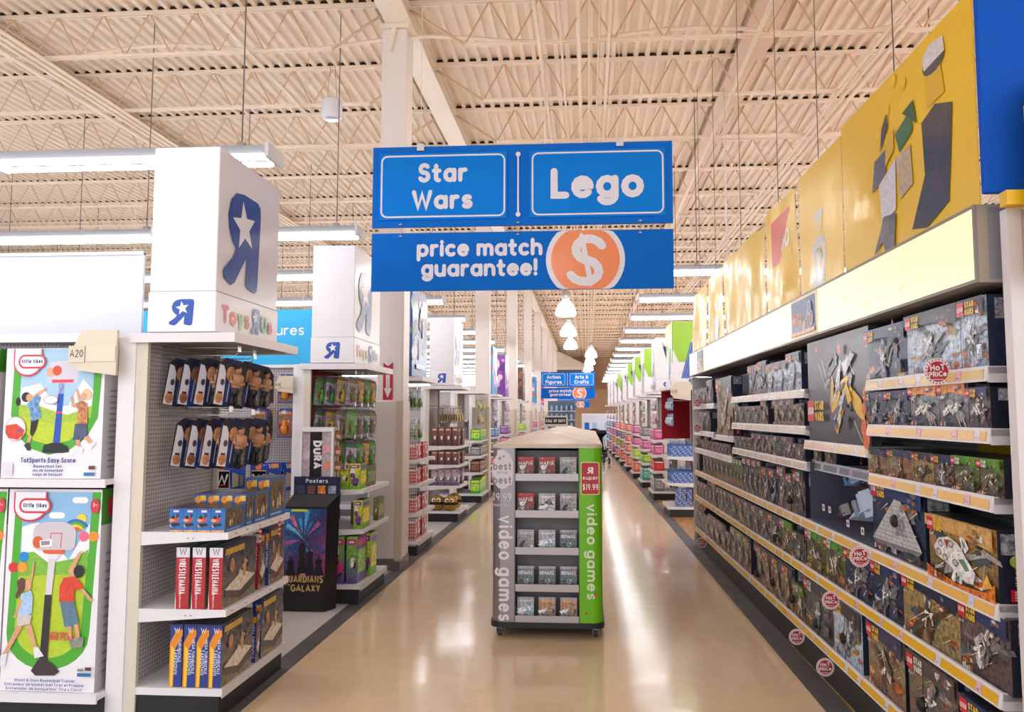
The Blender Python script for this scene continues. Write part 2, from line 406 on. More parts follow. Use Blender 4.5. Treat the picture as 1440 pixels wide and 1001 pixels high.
    def text(s, t, x, y, h, c, wd=0.16, xs=1.0, al='c', caps=8, slant=0.0, gap=0.13, rot=0.0, fit=None, lift=True):
        W = s.tw(t, h, wd, xs, gap)
        if fit and W > fit:
            fixed = s.tw(t, h, wd, 0, 0); k = (fit - fixed) / (W - fixed)
            if k < .55: h *= max(.3, fit / (fixed + .55 * (W - fixed))); k = .55
            xs *= k; gap *= k; W = s.tw(t, h, wd, xs, gap)
        cx = -W / 2 if al == 'c' else (-W if al == 'r' else 0)
        k, q = math.cos(rot), math.sin(rot)
        hh = h * (1 - wd)
        for ch in t:
            if ch == ' ': cx += 0.35 * h; continue
            gw, st = G[ch]; l0 = s.l
            for kk, pl in enumerate(st):
                s.l = l0 + .3 * kk
                pts = []
                for (a, b) in pl:
                    u = cx + (a * xs + wd / 2) * h + slant * b * h; v = b * hh + wd * h / 2
                    pts.append((x + u * k - v * q, y + u * q + v * k))
                s.line(pts, wd * h, c, caps, lift=False)
            s.l = l0
            cx += (gw * xs + wd + gap) * h
        if lift: s.l += 1
    def star(s, cx, cy, r, c, rot=90, inner=0.45):
        s.poly([(cx + (r if i % 2 == 0 else r * inner) * math.cos(R(rot + 36 * i)), cy + (r if i % 2 == 0 else r * inner) * math.sin(R(rot + 36 * i))) for i in range(10)], c)

def front(mb, w, eps=0.0005, y=0.0, m=0): return Pl(mb, (0, y, 0), (1, 0, 0), (0, 0, 1), eps, m)
WHITE, BLACK = C('#e9e7ea'), C('#101012')
SHELF = C('#e4e2e6'); BEIGE = C('#d9d0bf'); KICK = C('#1b1c20')

# ================================================================== THE ROOM
XL, XR, Y0, YB, ZC = -22.0, 15.0, -3.2, 57.0, 6.5
mb = MB('floor'); mb.face([(-2.0, Y0, 0), (1.47, Y0, 0), (0.62, YB, 0), (-2.0, YB, 0)], WHITE)
struct(mb.build('floor'))
mb = MB('floorwhite'); mb.face([(XL, Y0, 0), (-2.155, Y0, 0), (-2.155, YB, 0), (XL, YB, 0)], WHITE)
struct(mb.build('floor_aisle_side'))
mb = MB('wood'); mb.face([(1.63, Y0, 0), (XR, Y0, 0), (XR, YB, 0), (0.78, YB, 0)], WHITE)
struct(mb.build('floor_wood_side'))
mb = MB('strip'); mb.face([(-2.155, Y0, 0), (-2.0, Y0, 0), (-2.0, YB, 0), (-2.155, YB, 0)], WHITE); struct(mb.build('trim_1'))
mb = MB('strip'); mb.face([(1.47, Y0, 0), (1.63, Y0, 0), (0.78, YB, 0), (0.62, YB, 0)], WHITE); struct(mb.build('trim_2'))
mb = MB('matte'); mb.box(XL, -2.2, YB, YB + 0.2, 0, 7, C('#e4dfda')); mb.box(-2.2, XR, YB, YB + 0.2, 0, 7, C('#b9987a')); struct(mb.build('wall_back'))
mb = MB('matte'); mb.box(XL - 0.2, XL, Y0, YB, 0, 7, C('#e0dad2')); struct(mb.build('wall_left'))
mb = MB('matte'); mb.box(XR, XR + 0.2, Y0, YB, 0, 7, C('#e0dad2')); struct(mb.build('wall_right'))
# corrugated roof deck
mb = MB('deck'); p = 0.152
nrib = int((XR - XL) / p) + 1; prof = []
for i in range(nrib):
    x = XL + i * p
    prof += [(x, ZC), (x + 0.055, ZC), (x + 0.067, ZC + 0.045), (x + 0.14, ZC + 0.045)]
vs = [(x, Y0, z) for x, z in prof] + [(x, YB, z) for x, z in prof]; n = len(prof)
mb.idx(vs, [(i, i + 1, n + i + 1, n + i) for i in range(n - 1)], WHITE)
struct(mb.build('ceiling'))
# open-web joists, one per bay, left and right of the girder line
def joist_parts(x0, x1):
    a = MB('steel')
    for dy in (-0.035, 0.008): a.box(x0, x1, dy, dy + 0.027, ZC - 0.045, ZC - 0.002, WHITE)
    g_ = MB('matte'); g_.box(x0, x1, -.03, .03, ZC + 0.002, ZC + 0.04, C('#2c2622'))  # dark strip standing in for the shade in the deck gaps over the chord
    b = MB('steel')
    xa, xb = (x0 + 0.75, x1) if x0 > -3 else (x0, x1 - 0.75)
    for dy in (-0.03, 0.008): b.box(xa, xb, dy, dy + 0.022, 5.945, 5.975, WHITE)
    c = MB('web')
    k = 0.285; nn = int((xb - xa) / k)
    pts = [(xa + i * k, 0, 5.96 if i % 2 == 0 else ZC - 0.02) for i in range(nn + 1)]
    for i in range(len(pts) - 1): c.tube(pts[i:i + 2], 0.0105, WHITE, n=4, caps=False, smooth=False)
    e = (x0, x0 + 0.75) if x0 > -3 else (x1, x1 - 0.75)
    c.tube([(e[0], 0, ZC - 0.03), (e[1], 0, 5.96)], 0.018, WHITE, n=4, smooth=False)
    return a.mesh('top_chord'), b.mesh('bottom_chord'), c.mesh('web'), g_.mesh('gap_shade')
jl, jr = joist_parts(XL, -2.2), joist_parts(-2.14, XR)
JY = [8.5 + 1.58 * k for k in range(-6, 31)]
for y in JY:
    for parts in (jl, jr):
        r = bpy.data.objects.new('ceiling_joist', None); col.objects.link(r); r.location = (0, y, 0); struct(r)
        for nm, me in zip(('top_chord', 'bottom_chord', 'web', 'gap_shade'), parts): put(nm, me, r)
mb = MB('paint'); g = C('#efe0cd')
mb.box(-2.32, -2.02, Y0, YB, 6.25, 6.27, g); mb.box(-2.19, -2.15, Y0, YB, 6.27, 6.4, g); mb.box(-2.32, -2.02, Y0, YB, 6.395, 6.42, g)
struct(mb.build('ceiling_girder'))
mb = MB('paint'); mb.box(1.95, 2.35, Y0, YB, 6.40, 6.44, C('#cfae8c')); struct(mb.build('ceiling_beam'))
mb = MB('paint'); mb.box(-7.25, -7.05, Y0, YB, 6.3, 6.32, C('#c9ad8e')); mb.box(-7.17, -7.13, Y0, YB, 6.32, 6.44, C('#c9ad8e')); struct(mb.build('ceiling_beam'))
# pipes and conduits under the joists
for x, z, rr in ((-0.52, 5.86, .022), (-0.27, 5.87, .016), (-0.07, 5.8, .02), (0.04, 5.88, .014), (0.26, 5.86, .022), (0.15, 5.9, .012), (-6.4, 5.9, .02), (-6.5, 5.9, .02), (-6.6, 5.9, .02), (-6.72, 5.88, .03), (3.3, 5.9, .02), (3.4, 5.9, .02), (3.5, 5.9, .03), (-3.9, 5.9, .02), (1.9, 5.9, .03), (5.6, 5.88, .02)):
    mb = MB('steel'); mb.tube([(x, Y0, z), (x, YB, z)], rr, WHITE, n=8); struct(mb.build('ceiling_pipe'))
for y, z, x0, x1, amp in ((8.62, 6.08, -9, 9, .06), (7.0, 6.1, -9, 6, .05)):
    mb = MB('steel')
    mb.tube([(x0 + (x1 - x0) * i / 40, y, z + amp * math.sin(i * .9)) for i in range(41)], .022, WHITE, n=6); struct(mb.build('ceiling_conduit'))
# columns
def column(y, base=False, x=-2.215):
    c = bpy.data.objects.new('column', None); col.objects.link(c); struct(c); c.location = (x, y, 0)
    a = MB('paint'); a.bev(-.15, .15, -.15, .15, 0, 6.19, .012, C('#e6dcd6')); a.build('shaft', c)
    a = MB('paint'); a.box(-.17, .17, -.17, .17, 6.19, 6.25, C('#efe0cd'))
    a.prism([(-.03, 5.9), (.03, 6.19), (-.03, 6.19)], -.2, -.15, C('#efe0cd')); a.build('cap_plate', c)
    a = MB('paint'); a.bev(-.2, .15, -.21, .21, 0.12, 1.86, .01, C('#ddd2c8')); a.build('guard', c)
    a = MB('paint'); a.box(-.205, .155, -.215, .215, 0, .12, C('#6d6660')); a.build('base_skirt', c)
    a = MB('paint'); a.bev(.09, .17, -.235, -.17, 0.1, 1.87, .012, C('#c8bba4')); a.build('corner_guard', c)
    return c
c1 = column(8.66)
for y in (16.25, 22.6, 28.7, 34.3, 40.4, 46.5, 52.6): dup(c1, (-2.215, y, 0))
# fire extinguisher sign
t = thing('fire_sign', 'red vertical sign with white down arrow high on the beige column', 'sign', (-2.235, 8.502, 1.87))
mb = MB('paint'); mb.box(-.055, .055, 0, .006, 0, .42, C('#c01c2c')); mb.build('plate', t)
mb = MB('print'); q = front(mb, 0); q.rect(-.022, .12, .022, .36, WHITE)
q.poly([(-.045, .13), (0, .02), (.045, .13)], WHITE); q.poly([(-.055, .42), (0, .38), (.055, .42)], WHITE)
q.text('FIRE', 0, .325, .036, C('#c01c2c'), wd=.2)
for i, ch in enumerate('EXTINGUISHER'): q.text(ch, 0, .30 - i * .0165, .014, C('#c01c2c'), wd=.2, caps=0)
mb.build('lettering', t)
# duct and vent near the back wall
t = thing('air_duct', 'pale sheet metal air duct sloping down beside the back wall', 'duct', (-3.1, 54.6, 3.7))
mb = MB('paint'); mb.box(0, 3.3, 0, 2.2, 0, 1.4, C('#e7dbcb')); mb.idx([(0, 0, 1.4), (3.3, 0, 1.4), (3.3, 2.2, 1.4), (0, 2.2, 1.4), (-.0, 0, 2.5), (1.2, 0, 2.5), (1.2, 2.2, 2.5), (-.0, 2.2, 2.5)], [(0, 1, 5, 4), (1, 2, 6, 5), (2, 3, 7, 6), (3, 0, 4, 7)], C('#e0cfb9')); mb.build('trunk', t)
mb = MB('rubber'); mb.box(.3, 2.7, -.02, 0, .95, 1.2, C('#5b4b40')); mb.build('grille', t)
# ceiling speaker
t = thing('hanging_speaker', 'white drum shaped speaker hung under the roof joists', 'speaker', (-3.08, 8.9, 5.28))
mb = MB('paint'); mb.lathe([(.0, 0), (.1, .0), (.125, .02), (.125, .22), (.1, .25), (0, .25)], C('#e2dde2'), n=24); mb.build('drum', t)
mb = MB('metal'); mb.lathe([(.0, -.002), (.085, -.002), (.09, .002)], C('#c9c9cf'), n=24); mb.build('grille', t)
for k in (-.06, .06):
    mb = MB('metal'); mb.tube([(k, 0, .25), (k * .4, 0, .7)], .003, C('#8a8a8a')); mb.build('cable', t)

# ------------------------------------------------------------------ lighting fixtures
def strip_light(n, rods):
    t = thing('strip_light', '', 'light')
    mb = MB('paint'); L_ = 2.44 * n
    mb.prism([(-L_, .03), (0, .03), (0, .1), (-L_, .1)], -.085, .085, C('#96969c')); 
    if False: mb.idx([(-L_, -.17, -.02), (0, -.17, -.02), (0, -.07, .06), (-L_, -.07, .06), (-L_, .17, -.02), (0, .17, -.02), (0, .07, .06), (-L_, .07, .06)], [(3, 2, 1, 0), (4, 5, 6, 7)], C('#e8e8ee'))
    mb.build('housing', t)
    for i in range(n):
        mb = MB('tube')
        for s in (-.1, .1):
            mb.tube([(-2.44 * (i + 1) + .05, s * .85, -.005), (-2.44 * i - .05, s * .85, -.005)], .022, WHITE, n=8)
        mb.build('tube_lamp', t)
    for i in range(n + 1):
        mb = MB('paint'); x = -2.44 * i; mb.box(x - .015, x + .015, -.16, .16, -.02, .1, C('#dcdce2')); mb.build('end_bracket', t)
    for x in rods:
        mb = MB('rubber'); mb.tube([(x, 0, .1), (x, 0, 2.69)], .006, C('#6e655c'), n=5); mb.build('hanger_rod', t)
        mb = MB('metal'); mb.box(x - .03, x + .03, -.03, .03, .1, .15, C('#9b9ba0')); mb.build('hanger_clip', t)
    return t
def ordn(i):
    return ('first second third fourth fifth sixth seventh eighth ninth tenth eleventh twelfth thirteenth fourteenth fifteenth sixteenth seventeenth eighteenth nineteenth twentieth '
            'twenty-first twenty-second twenty-third twenty-fourth twenty-fifth twenty-sixth twenty-seventh twenty-eighth twenty-ninth thirtieth').split()[i]
sl = strip_light(5, (-.28, -2.6, -5.3, -8.6, -11.5))
first = True
for k in range(-3, 19):
    y = 6.05 + 2.67 * k
    lab = f'long fluorescent light over the wrestling toy side, {ordn(max(k,0))} row into the store' if k >= 0 else f'long fluorescent light row over the shop entrance, {ordn(-k - 1)} one back from the racks'
    if first: o = sl; o.location = (-2.6, y, 3.8); o['label'] = lab; o['group'] = 'fluorescent light rows'; first = False
    else: dup(sl, (-2.65 if k else -2.57, y, 3.8), 0, lab, 'fluorescent light rows')
j = 0
for k in range(-3, 17):
    y = 6.05 + 2.67 * k
    lab = f'long fluorescent light over the toy wall side, {ordn(j)} row counted from the entrance'; j += 1
    dup(sl, ((.93 if k >= 2 else 3.2) + 12.2, y, 3.8), 0, lab, 'fluorescent light rows')

pd = thing('pendant_lamp', 'glowing white bell pendant lamp over the aisle, first behind the big blue sign', 'lamp', (-.48, 17.4, 3.95), group='bell pendant lamps')
mb = MB('dome'); mb.lathe([(.0, .03), (.19, .0), (.235, .03), (.225, .12), (.17, .25), (.10, .33), (.07, .36)], WHITE, n=24); mb.build('glass_bell', pd)
mb = MB('metal'); mb.lathe([(.07, .36), (.09, .38), (.09, .55), (.04, .6), (0, .6)], C('#c9c3bd'), n=16); mb.build('lamp_holder', pd)
mb = MB('steel'); mb.tube([(0, 0, .6), (0, 0, 2.0)], .012, WHITE); mb.build('stem', pd)
ys = [(-.53, 21.9), (-.56, 26.2), (.16, 30.2), (.13, 34.4), (.08, 38.8), (.0, 43.2), (-.03, 47.6)]
for i, (x, y) in enumerate(ys): dup(pd, (x, y, 3.95), 0, f'glowing white bell pendant lamp over the aisle, {ordn(i + 1)} behind the big blue sign')
for i, (x, y) in enumerate(((-.48, -1.0), (-.48, 4.2), (-.48, 8.6), (-.48, 12.9))):
    pass
for i, (x, y) in enumerate(((-.48, 0.2), (-.48, 8.8), (-.48, 13.1))):
    dup(pd, (x, y, 3.95), 0, f'white bell pendant lamp above the open aisle, {ordn(i)} from the shop entrance')

# ------------------------------------------------------------------ hanging blue signs
BL, BLP = C('#006cd4'), C('#007fe4')
SW_ = C('#e2e0ec')
def dollar(q, cx, cy, r, half):
    """white ring, orange disc and a heavy dollar sign, cut off by the board's edges"""
    for rr, cc in ((r, SW_), (r * .87, C('#f08850'))):
        q.poly([(cx + rr * math.cos(2 * PI * i / 40), cy + max(-half, min(half, rr * math.sin(2 * PI * i / 40)))) for i in range(40)], cc)
    h = r * 1.05
    pts = arc(.07, .25, .33, .27, 28, 255, 9) + arc(.0, -.27, .36, .27, 80, -150, 9)
    k, s_ = math.cos(-.12), math.sin(-.12)
    q.line([(cx + (x * k - y * s_) * h, cy + (x * s_ + y * k) * h) for x, y in pts], r * .22, SW_, 10)
    q.line([(cx - .09 * h, cy + .6 * h), (cx + .13 * h, cy - .6 * h)], r * .13, SW_, 4)
def aisle_sign(a, b, loc, label, s=1.0):
    t = thing('aisle_sign', label, 'sign', loc)
    W = 2.51 * s
    mb = MB('matte'); mb.box(0, W, 0, .02 * s, .54 * s, 1.23 * s, BL); mb.build('upper_board', t)
    mb = MB('matte')
    for x0, x1 in ((.06, 1.14), (1.33, 2.45)): mb.box(x0 * s, x1 * s, -.012 * s, 0, .60 * s, 1.17 * s, BLP)
    mb.build('name_panel', t)
    mb = MB('matte'); mb.box(0, W, 0, .02 * s, 0, .49 * s, BL); mb.build('lower_board', t)
    mb = MB('print'); q = front(mb, 0, .0006, -.0125 * s)
    def frame(x0, x1, z0, z1, r, wd):
        pts = arc(x1 - r, z1 - r, r, r, 0, 90, 5) + arc(x0 + r, z1 - r, r, r, 90, 180, 5) + arc(x0 + r, z0 + r, r, r, 180, 270, 5) + arc(x1 - r, z0 + r, r, r, 270, 360, 5)
        q.line(pts + [pts[0]], wd, SW_, 6)
    frame(.08 * s, 1.12 * s, .625 * s, 1.145 * s, .05 * s, .014 * s); frame(1.355 * s, 2.43 * s, .625 * s, 1.145 * s, .05 * s, .014 * s)
    for t_, cx, fit in ((a, .60, .9), (b, 1.89, .95)):
        if len(t_) == 1: q.text(t_[0], cx * s, .755 * s, .262 * s, SW_, wd=.225, xs=.88, gap=.04, caps=12)
        else:
            q.text(t_[0], cx * s, .915 * s, .168 * s, SW_, wd=.22, xs=.8, gap=.05, caps=10, fit=fit * s)
            q.text(t_[1], cx * s, .685 * s, .168 * s, SW_, wd=.22, xs=.88, gap=.05, caps=10, fit=fit * s)
    q.line([(1.235 * s, .63 * s), (1.235 * s, 1.14 * s)], .014 * s, SW_, 0)
    for z in (.63, 1.14): q.ell(1.235 * s, z * s, .021 * s, .021 * s, SW_)
    mb.build('lettering', t)
    mb = MB('print'); q = front(mb, 0, .0006, -.0005)
    q.text('price match', .91 * s, .285 * s, .15 * s, SW_, wd=.215, xs=.84, gap=.03, caps=10)
    q.text('guarantee!', .91 * s, .115 * s, .15 * s, SW_, wd=.215, xs=.84, gap=.03, caps=10)
    dollar(Pl(mb, (1.79 * s, -.001, .245 * s), (1, 0, 0), (0, 0, 1), .0006), 0, 0, .325 * s, .243 * s)
    mb.build('lettering', t)
    for x in (.25, 1.235, 2.24):
        mb = MB('metal'); mb.tube([(x * s, -.012, .56 * s), (x * s, -.02, .52 * s), (x * s, -.012, .47 * s)], .004 * s, C('#c8c8cc')); mb.lathe([(0, 0), (.014 * s, 0), (.014 * s, .008 * s), (0, .008 * s)], C('#e8e8ec'), n=10, o=(x * s, -.02, .555 * s)); mb.lathe([(0, 0), (.014 * s, 0), (.014 * s, .008 * s), (0, .008 * s)], C('#e8e8ec'), n=10, o=(x * s, -.02, .455 * s)); mb.build('link', t)
    for x in (.41, 2.08):
        mb = MB('metal'); mb.box((x - .03) * s, (x + .03) * s, -.02, -.005, 1.19 * s, 1.25 * s, C('#d8d8dc')); mb.build('clip', t)
        mb = MB('steel'); mb.tube([(x * s, -.01, 1.25 * s), (x * s, -.01, 5.95 - loc[2])], .003, WHITE); mb.build('wire', t)
    return t
aisle_sign(('Star', 'Wars'), ('Lego',), (-1.8, 6.26, 2.73), 'big blue two-board aisle sign with white lettering and orange dollar disc')
aisle_sign(('Action', 'Figures'), ('Arts &', 'Crafts'), (-2.15, 35.6, 2.46), 'small far blue two-board aisle sign listing action figures and arts')
aisle_sign(('Games',), ('Dolls',), (-2.0, 52, 2.2), 'smallest blue sign peeking out below the far aisle sign', .86)
t = thing('category_sign', 'bright cyan hanging sign half hidden behind the first white header cube', 'sign', (-5.9, 9.2, 2.28))
mb = MB('paint'); mb.box(0, 2.58, 0, .02, 0, .72, C('#00a4dc')); mb.build('board', t)
mb = MB('print'); q = front(mb, 0); q.text('Action Figures', 2.43, .4, .135, SW_, wd=.13, gap=.08, al='r'); mb.build('lettering', t)
for x in (.2, 2.4):
    mb = MB('steel'); mb.tube([(x, 0.01, .72), (x, .01, 4.2)], .003, WHITE); mb.build('wire', t)

# ------------------------------------------------------------------ rolling video game stands
def extr(mb, outline, z0, z1, c, smooth=False, cap=True, m=0):
    n = len(outline)
    vs = [(x, y, z0) for x, y in outline] + [(x, y, z1) for x, y in outline]
    mb.idx(vs, [(i, (i + 1) % n, n + (i + 1) % n, n + i) for i in range(n)], c, m, smooth)
    if cap: mb.idx(vs, [tuple(range(n - 1, -1, -1)), tuple(range(n, 2 * n))], c, m)
def rr2(x0, x1, y0, y1, r, n=5):
    return arc(x1 - r, y0 + r, r, r, 270, 360, n) + arc(x1 - r, y1 - r, r, r, 0, 90, n) + arc(x0 + r, y1 - r, r, r, 90, 180, n) + arc(x0 + r, y0 + r, r, r, 180, 270, n)
GS = C('#77757a'); SIL = C('#a49ea2'); GRN = C('#6cbf10')
def game_stand(loc, label, detail=True):
    t = thing('game_stand', label, 'display stand', loc, group=None)
    D = 1.18; HW = .425
    mb = MB('rubber'); extr(mb, rr2(-HW - .012, HW + .012, -.012, D, .09), .085, .125, C('#222126')); mb.build('base_tray', t)
    mb = MB('metal'); extr(mb, [(-.25, 0)] + arc(-HW + .085, .085, .085, .085, 270, 180, 6) + [(-HW, D - .02), (-HW + .02, D - .02), (-HW + .02, .16), (-.25, .16)][:], .125, 1.445, C('#9a949a')); mb.build('side_panel', t, label='silver grey side panel')
    mb = MB('print'); extr(mb, [(.25, .16), (HW - .02, .16), (HW - .02, D - .02), (HW, D - .02)] + arc(HW - .085, .085, .085, .085, 0, -90, 6) + [(.25, 0)], .125, 1.445, GRN if detail else C('#a8a2a6')); mb.build('side_panel', t, label='bright green side panel' if detail else None)
    mb = MB('paint')
    prev = None
    rings = [(0, 1.445), (0, 1.468), (.03, 1.478), (.12, 1.492), (.24, 1.515), (.34, 1.55), (.38, 1.555)]
    vs = []; m_ = 24
    for ins, z in rings:
        vs += [(x, y, z) for x, y in rr2(-HW - .005 + ins, HW + .005 - ins, -.005 + ins, D - ins, max(.02, .09 - ins * .1), 5)]
    mb.idx(vs, [(k * m_ + i, k * m_ + (i + 1) % m_, (k + 1) * m_ + (i + 1) % m_, (k + 1) * m_ + i) for k in range(len(rings) - 1) for i in range(m_)], C('#cfc2b4'), smooth=True)
    mb.idx(vs, [tuple(range((len(rings) - 1) * m_, len(rings) * m_))], C('#cfc2b4'))
    mb.build('domed_top', t)
    mb = MB('paint'); mb.box(-.25, .25, .15, .16, .125, 1.44, GS); mb.box(-.25, -.243, .004, .15, .125, 1.44, C('#56545a')); mb.box(.243, .25, .004, .15, .125, 1.44, C('#56545a')); mb.box(-.25, .25, .15, D - .03, 1.42, 1.44, GS); mb.build('core_panel', t)
    for z in SHZ:
        mb = MB('metal'); mb.box(-.243, .243, .0, .15, z - .045, z - .035, C('#9a969c')); mb.box(-.243, .243, -.002, .01, z - .045, z + .01, C('#b4afb4')); mb.build('shelf', t)
    for x in (-.37, .37):
        for y in (.06, D - .1):
            c = MB('metal'); c.box(x - .02, x + .02, y - .02, y + .02, .066, .086, C('#8a8a8e')); c.box(x - .022, x - .018, y - .02, y + .05, .03, .07, C('#8a8a8e')); c.box(x + .018, x + .022, y - .02, y + .05, .03, .07, C('#8a8a8e')); c = c.build('caster', t)
            wl = MB('rubber'); wl.lathe([(0, -.014), (.03, -.014), (.036, -.008), (.036, .008), (.03, .014), (0, .014)], C('#3b3a3e'), n=16, o=(x, y + .03, .037), axis='x'); wl.build('wheel', c)
    if not detail: return t
    mb = MB('print'); q = front(mb, 0)
    q.poly([(-HW + .03, 1.16), (-.27, 1.16)] + arc(-.36, 1.26, .1, .14, 0, 90, 5)[:0] + [(-.262, 1.2), (-.258, 1.3), (-.27, 1.38), (-.32, 1.42), (-.39, 1.43)][:0] + [(-.262, 1.24), (-.262, 1.34), (-.29, 1.4), (-.33, 1.43), (-.385, 1.43)], C('#d9d5dd'))
    q.poly(arc(-.345, 1.27, .083, .14, 0, 360, 20), C('#d9d5dd'))
    tx = C('#8e898e')
    q.star(-.365, 1.365, .017, tx); q.star(-.335, 1.38, .012, tx)
    q.text('best', -.345, 1.275, .06, tx, wd=.17, fit=.145); q.text('OF THE', -.345, 1.245, .018, tx, wd=.15, fit=.1); q.text('best', -.345, 1.17, .06, tx, wd=.17, fit=.145)
    q.text('19.99', -.345, 1.04, .06, C('#d9d5dd'), wd=.12, xs=.8, fit=.145); q.text('superbuy', -.345, 1.0, .022, C('#d9d5dd'), wd=.14, fit=.13)
    q.text('video games', -.372, .93, .115, C('#e4e1e8'), wd=.17, xs=1.0, al='l', rot=-PI / 2, fit=.8)
    q.text('video games', .305, 1.02, .085, C('#dfeccb'), wd=.17, al='l', rot=-PI / 2, fit=.72)
    q.rrect(.262, 1.09, .405, 1.34, .015, C('#e9d9a0')); q.rrect(.268, 1.096, .399, 1.334, .012, C('#b01c26'))
    backward_r(q, .335, 1.275, .05, .05, WHITE, C('#b01c26'), False)
    q.text('super', .335, 1.205, .032, WHITE, wd=.17, fit=.12); q.text('$19.99', .335, 1.125, .05, WHITE, wd=.13, fit=.12)
    q.star(.3, .2, .014, C('#c02a26')); q.star(.37, .34, .02, C('#c02a26'))
    for i in range(7): q.ell(.3 + .012 * i, .3 + (i * 37 % 11) * .02, .004, .004, C('#a5dc5a'), 6)
    mb.build('lettering', t)
    return t
def backward_r(q, cx, cy, w_, h_, c, cs, star=True):
    o = [(1, .86), (.98, .96), (.9, 1), (.5, 1), (.3, .97), (.16, .87), (.1, .71), (.13, .57), (.22, .46), (.32, .4), (.24, .29), (.02, .15), (.0, .1), (.03, .05), (.2, 0), (.3, .04), (.62, .36), (.62, .3), (.6, .07), (.66, .03), (.86, 0), (.93, .03), (.95, .12)]
    q.poly([(cx + (x - .5) * w_, cy + (y - .5) * h_) for x, y in o], c)
    if star: q.star(cx + .03 * w_, cy + .16 * h_, .27 * h_, cs, 100, .42)
    else: q.ell(cx + .02 * w_, cy + .2 * h_, .15 * w_, .13 * h_, cs)
SHZ = [1.238, .958, .678, .40, .165]
game_stand((-.315, 5.98, 0), 'rolling silver and green video game stand in the middle of the aisle')
for i, y in enumerate((7.3, 8.62, 9.94)):
    game_stand((-.315, y, 0), f'silver topped rolling stand lined up behind the front game stand, {ordn(i)} one back', False)
t = thing('shelf_topper', 'small black title card standing on the far silver stand top', 'sign', (-.42, 10.2, 1.55))
mb = MB('paint'); mb.box(-.16, .16, 0, .02, 0, .14, C('#d8d2cc')); mb.build('card', t)
mb = MB('print'); q = front(mb, 0); q.rect(-.14, .03, .14, .12, C('#191513')); q.text('CALL OF DUTY', 0, .055, .04, WHITE, wd=.2, fit=.26); mb.build('lettering', t)

def game_mesh(kind, rng):
    b = MB('rubber'); b.box(0, .135, 0, .014, 0, .17, C('#3c3d42'))
    mb = MB('print'); q = front(mb, 0, .0004); q.l = 1
    pal = {'crime': ('#9b2a2c', '#3b3636', 'MAFIA'), 'jet': ('#c9c6c9', '#8e8f94', ''), 'grey': ('#b9b6b9', '#4a4a4f', ''), 'alien': ('#6f7c88', '#3d4a55', 'DEFIANCE'), 'orb': ('#b8c4cc', '#6b8698', ''), 'sand': ('#c79a6e', '#6c4a34', '')}[kind]
    q.rect(.002, .148, .133, .168, C('#c23030') if kind == 'crime' else C('#a9a6aa', .2))
    q.grad(.004, .003, .131, .148, C(pal[1], .8), C(pal[0], .7))
    for i in range(9):
        x, y = rng.uniform(.02, .11), rng.uniform(.02, .1); s = rng.uniform(.008, .03)
        c = C(rng.choice([pal[0], '#dcdce0', '#2a2a2e', '#8a8a90']), .5)
        q.poly([(x + s * math.cos(a) * 1.3, y + s * math.sin(a)) for a in sorted(rng.uniform(0, 6.28) for _ in range(4))], c)
    if pal[2]: q.text(pal[2], .067, .105, .028, C('#f0eef2'), wd=.18, fit=.11, caps=6)
    q.ell(.112, .13, .011, .011, WHITE); q.ell(.112, .13, .0095, .0095, C('#c22430')); q.rect(.106, .128, .118, .132, WHITE)
    q.text('PS', .03, .153, .009, WHITE, caps=0)
    return b.mesh('game_case'), mb.mesh('print')
rng = random.Random(5)
GM = {k: game_mesh(k, rng) for k in ('crime', 'jet', 'grey', 'alien', 'orb', 'sand')}
GL = {'crime': 'red topped', 'jet': 'pale aircraft', 'grey': 'grey city', 'alien': 'dark teal', 'orb': 'ice blue', 'sand': 'sandy brown'}
rows = [('crime', 'crime', 'grey'), ('crime', 'jet', 'grey'), ('grey', 'orb', 'alien'), ('alien', 'alien', 'alien'), ('orb', 'sand', 'sand')]
rn = ['top', 'second', 'third', 'fourth', 'bottom']
for r_, ks in enumerate(rows):
    for c_, k in enumerate(ks):
        o = put('game_case', GM[k][0]); put('print', GM[k][1], o)
        o.location = (-.315 - .235 + c_ * .166, 6.02, SHZ[r_] - .031); o.rotation_euler = (-R(9), 0, 0)
        tag(o, f'{GL[k]} video game case, {ordn(c_)} across on the {rn[r_]} ledge of the stand', 'video game', 'video games on the stand')

# ------------------------------------------------------------------ cartons
LRED, LYEL = C('#d0202c'), C('#f2c022')
def toy_logo(q, x, y, s, style='y'):
    q.rect(x, y, x + s, y + s, LRED); q.text('LEGO', x + s / 2, y + s * .33, s * .36, WHITE, wd=.22, xs=.7, fit=s * .86, caps=0, gap=.06)
    c = {'y': LYEL, 'w': C('#e8e6e2')}[style]
    x2 = x + s * 1.15
    q.text('STAR', x2, y + s * .52, s * .46, c, wd=.25, xs=.75, al='l', caps=4, gap=.03); q.text('WARS', x2, y, s * .46, c, wd=.25, xs=.62, al='l', caps=4, gap=.03)
def shards(q, cx, cy, rx, ry, rot, n, cols, rng):
    for i in range(n):
        t_ = rng.uniform(-1, 1); o = rng.uniform(-1, 1) * (1 - abs(t_)) * .8
        x = cx + (t_ * rx) * math.cos(rot) - (o * ry) * math.sin(rot); y = cy + (t_ * rx) * math.sin(rot) + (o * ry) * math.cos(rot)
        L_ = rng.uniform(.15, .5) * rx; wd = rng.uniform(.08, .3) * ry; a = rot + rng.choice((0, 0, .3, -.4, 1.2))
        ca, sa = math.cos(a), math.sin(a)
        P = [(-L_, -wd), (L_, -wd * rng.uniform(.1, .9)), (L_ * .8, wd * rng.uniform(.1, .8)), (-L_ * .9, wd)]
        q.poly([(x + u * ca - v * sa, y + u * sa + v * ca) for u, v in P], rng.choice(cols))
